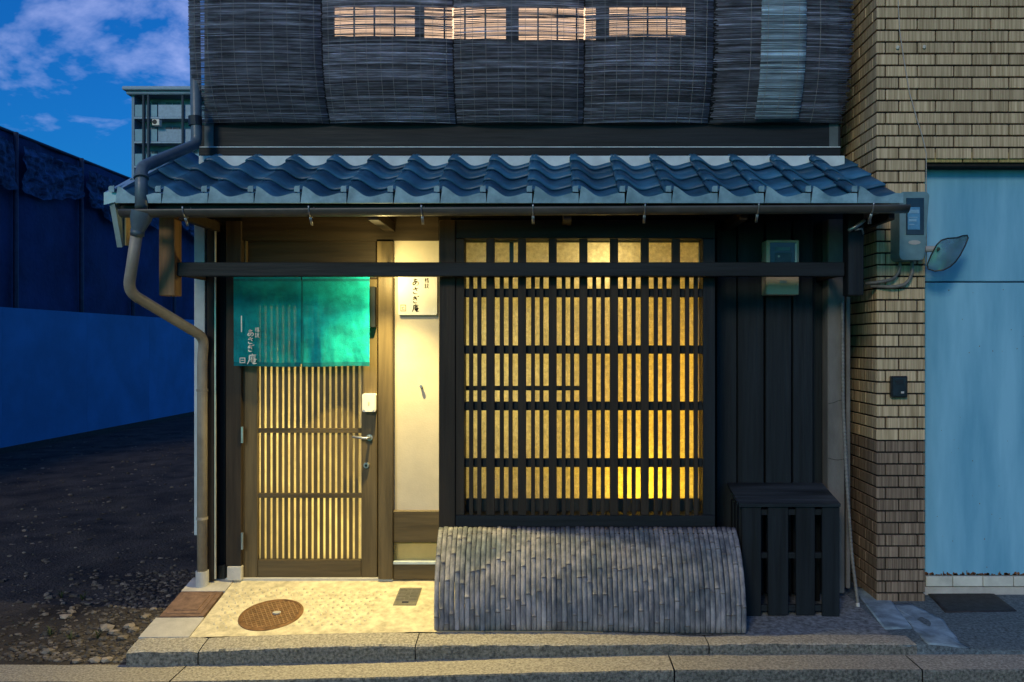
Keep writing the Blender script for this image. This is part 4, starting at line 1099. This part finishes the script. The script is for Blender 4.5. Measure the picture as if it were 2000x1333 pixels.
# manhole lid
mx_, my_ = -1.664, -.466; rr_ = .186
dzx = (pave_z(mx_ + .1, my_) - pave_z(mx_ - .1, my_)) / .2; dzy = (pave_z(mx_, my_ + .1) - pave_z(mx_, my_ - .1)) / .2
man = thing('manhole_cover', 'round rusty iron manhole lid with a grid pattern in the studded porch', 'manhole cover', (mx_, my_, pave_z(mx_, my_)))
def mpt(x, y, h): return (mx_ + x, my_ + y, pave_z(mx_, my_) + dzx * x + dzy * y + h)
mb = MB(); N_ = 48
rings = [(rr_, -.02), (rr_, .004), (rr_ * .93, .006), (rr_ * .92, .003), (rr_ * .88, .003), (0.001, .003)]
for (r1, h1), (r2, h2) in zip(rings, rings[1:]):
    mb.add([mpt(r1 * math.cos(t), r1 * math.sin(t), h1) for t in [6.28318 * k / N_ for k in range(N_)]] + [mpt(r2 * math.cos(t), r2 * math.sin(t), h2) for t in [6.28318 * k / N_ for k in range(N_)]],
           [(k, (k + 1) % N_, (k + 1) % N_ + N_, k + N_) for k in range(N_)])
link('plate', mb.mesh('plate'), iron, man)
mb = MB(); rot_ = rad(28)
for k in range(-6, 7):
    for ax in (0, 1):
        c_ = k * .024; L_ = math.sqrt(max(0, (rr_ * .86) ** 2 - c_ * c_))
        if L_ < .03: continue
        p, q = ((-L_, c_), (L_, c_)) if ax == 0 else ((c_, -L_), (c_, L_))
        f_ = lambda a: (a[0] * math.cos(rot_) - a[1] * math.sin(rot_), a[0] * math.sin(rot_) + a[1] * math.cos(rot_))
        p, q = f_(p), f_(q); d_ = Vector((q[0] - p[0], q[1] - p[1])).normalized(); nx, ny = -d_.y * .0028, d_.x * .0028
        vs = [mpt(p[0] + nx, p[1] + ny, .003), mpt(p[0] - nx, p[1] - ny, .003), mpt(q[0] - nx, q[1] - ny, .003), mpt(q[0] + nx, q[1] + ny, .003)]
        h_ = .0065 + .0004 * ax
        vs += [mpt(p[0] + nx, p[1] + ny, h_), mpt(p[0] - nx, p[1] - ny, h_), mpt(q[0] - nx, q[1] - ny, h_), mpt(q[0] + nx, q[1] + ny, h_)]
        mb.add(vs, [(4, 5, 6, 7), (0, 1, 5, 4), (1, 2, 6, 5), (2, 3, 7, 6), (3, 0, 4, 7)])
link('grid', mb.mesh('grid'), M('worn_iron_ridge', (.34, .21, .10), .55, .3, 20, bump=.2, metal=.3), man)
mb = MB(); mb.tube([mpt(.03, .01, .004), mpt(.03, .01, .011)], .024, 16); link('boss', mb.mesh('boss'), collarm, man)
# square lid left of the porch
lid = thing('square_lid', 'rectangular brown ribbed lid in the strip at the edge of the porch', 'lid', (-2.195, -.33, pave_z(-2.195, -.33)))
def lidslab(name, x0, x1, y0, y1, dz, mat, parent):
    mb = MB()
    q = [(x0, y0), (x1, y0), (x1, y1), (x0, y1)]
    mb.add([(x, y, pave_z(x, y) - .02) for x, y in q] + [(x, y, pave_z(x, y) + dz) for x, y in q], [(4, 5, 6, 7), (0, 1, 5, 4), (1, 2, 6, 5), (2, 3, 7, 6), (3, 0, 4, 7)])
    return link(name, mb.mesh(name), mat, parent)
lidslab('plate', -2.325, -2.062, -.48, -.18, .006, lidm, lid)
lidslab('raised_panel', -2.295, -2.092, -.45, -.21, .010, lidm, lid)
lidslab('raised_centre', -2.265, -2.122, -.42, -.24, .014, lidm, lid)
# grey drain plate by the wall
dr = thing('drain_plate', 'small grey slotted drain plate in the porch near the bamboo guard', 'drain cover', (-.88, -.26, pave_z(-.88, -.26)))
lidslab('plate', -.955, -.815, -.375, -.14, .005, platem, dr)
for k in range(9):
    for a, b in ((-.948, -.90), (-.896, -.874), (-.870, -.822)):
        y0_ = -.16 - k * .0195; lidslab('slot_rib', a, b, y0_ - .010, y0_, .009, platem, dr)
mb = MB(); mb.tube([(-.905, -.345, pave_z(-.9, -.345) + .007), (-.865, -.345, pave_z(-.87, -.345) + .007)], .006, 8); link('pull', mb.mesh('pull'), blackpl, dr)

# ------------------------------------------------------------------ lot boundary: hoarding and mesh screen
xh = -8.5
hd = thing('hoarding', 'smooth blue site hoarding along the far side of the gravel lot', 'wall', (xh, 9, -.2))
for k in range(12):
    y0_ = -2 + k * 2.4
    bx('panel', xh - .05, xh, y0_, y0_ + 2.396, -.3, 2.1 + .0, hoardm, hd, .002)
bx('foot_rail', xh - .02, xh + .03, -2, 26.8, -.3, -.08, irond, hd)
ms = thing('mesh_screen', 'tall dark blue scaffold mesh screen standing behind the blue hoarding', 'screen', (xh - .4, 9, -.2))
ypost = [8.36 - 5.7, 8.36 - 3.8, 8.36 - 1.9, 8.36, 10.3, 12.25, 14.2, 16.1, 18.0, 20.0, 22, 24, 26]
xm = xh - .3
for y_ in ypost:
    mb = MB(); mb.tube([(xm + .03, y_, -.6), (xm + .03, y_, 5.0)], .04, 8); link('post', mb.mesh('post', True), poleb, ms)
for k, (a, b) in enumerate(zip(ypost, ypost[1:])):
    mb = MB()
    def P(u, v, a=a, b=b, k=k):
        y = a + (b - a) * u; z = -.5 + 5.5 * v
        return (xm + .10 * noise.noise((u * 2.0, z * .7, k * 3)) * math.sin(math.pi * u) - .05, y, z)
    mb.grid(P, 14, 26); link('sheet', mb.mesh('sheet', True), netm, ms)
    mb = MB()
    zlo = 4.15 + .25 * noise.noise((k * 1.7, 3, 1))
    def P(u, v, a=a, b=b, k=k, zlo=zlo):
        y = a + .1 + (b - a - .2) * u; zl = zlo + .25 * (u - .5) * (1 if k % 2 else -1) - .12 * math.sin(math.pi * u) + .10 * noise.noise((u * 5, k, 1)); z = zl + (4.80 - zl) * v
        return (xm + .10 + .09 * noise.noise((u * 3.5, v * 3, k * 5)) + .05 * noise.noise((u * 14, v * 9, k * 5)), y, z)
    mb.grid(P, 40, 24); link('fold', mb.mesh('fold', False), nettop, ms)
mb = MB(); mb.tube([(xm - .04, ypost[0], 5.0), (xm - .04, ypost[-1], 5.0)], .03, 8); link('top_rail', mb.mesh('top_rail'), poleb, ms)

# ------------------------------------------------------------------ far apartment block
yA = 94.5
ap = thing('apartment_block', 'distant grey concrete apartment block with balconies behind the vacant lot', 'building', (X(330, yA), yA + 5, -.6))
ax0, ax1 = X(257, yA), X(470, yA)
bx('wall', ax0 + .3, ax1, yA + 1.6, yA + 14, -.6, Z(186, yA), flatw, ap, 0)
bx('end_wall', ax0, ax0 + .32, yA, yA + 14, -.6, Z(187, yA), flatw, ap, 0)
rf = bx('roof', X(245, yA), ax1 + 1, yA - .9, yA + 15, Z(180, yA), Z(172.5, yA), flatp, ap, .1)
bx('cornice', X(250, yA), ax1 + .5, yA - .5, yA + 14.5, Z(187, yA), Z(180, yA), flatw, rf, .1)
FH = 47.8 / F * (yA + D)
for s in range(6):
    zs = Z(229 + 47.8 * s, yA)          # slab of this storey
    bc = bx('balcony', ax0 + .33, ax1, yA - .05, yA + 1.59, zs - .22, zs, flatp, ap, .02)
    for a, b, mt in ((263.5, 283, flatg), (284, 307, flatg), (309, 358, flatp), (359, 374, flatp), (375, 400, flatg), (401, 440, flatp)):
        bx('parapet', X(a, yA), X(b, yA), yA - .02, yA + .06, zs + .02, zs + 1.45, mt, bc, .02)
    for a, b in ((274, 296), (312, 340), (362, 392), (410, 440)):
        wdw = bx('window', X(a, yA), X(b, yA), yA + 1.5, yA + 1.598, zs + .1, zs + 2.15, flatd, ap, .02)
        bx('frame', X((a + b) / 2 - .6, yA), X((a + b) / 2 + .6, yA), yA + 1.46, yA + 1.498, zs + .12, zs + 2.1, flatp, wdw, 0)
for a in (282, 291.5, 358.5, 420):
    mb = MB(); mb.tube([(X(a, yA), yA - .2, -.6), (X(a, yA), yA - .2, Z(173, yA))], .16, 8); link('drainpipe', mb.mesh('drainpipe'), M('far_pipe', (.05, .07, .09), .6, .1, 2, bump=0) if a == 282 else bpy.data.materials['far_pipe'], ap)
acu = thing('air_conditioner', 'white outdoor air conditioner unit on a balcony of the far apartment block', 'air conditioner', (X(303, yA), yA - .6, Z(245, yA)))
yq = yA - .95
pb('case', 297, 311, 233, 245, yq, .7, whitepl, acu, .03)
mb = MB(); mb.tube([(X(302, yq), yq - .03, Z(238.5, yq)), (X(302, yq), yq - .002, Z(238.5, yq))], .27, 18); link('fan_grille', mb.mesh('fan_grille'), irond, acu)
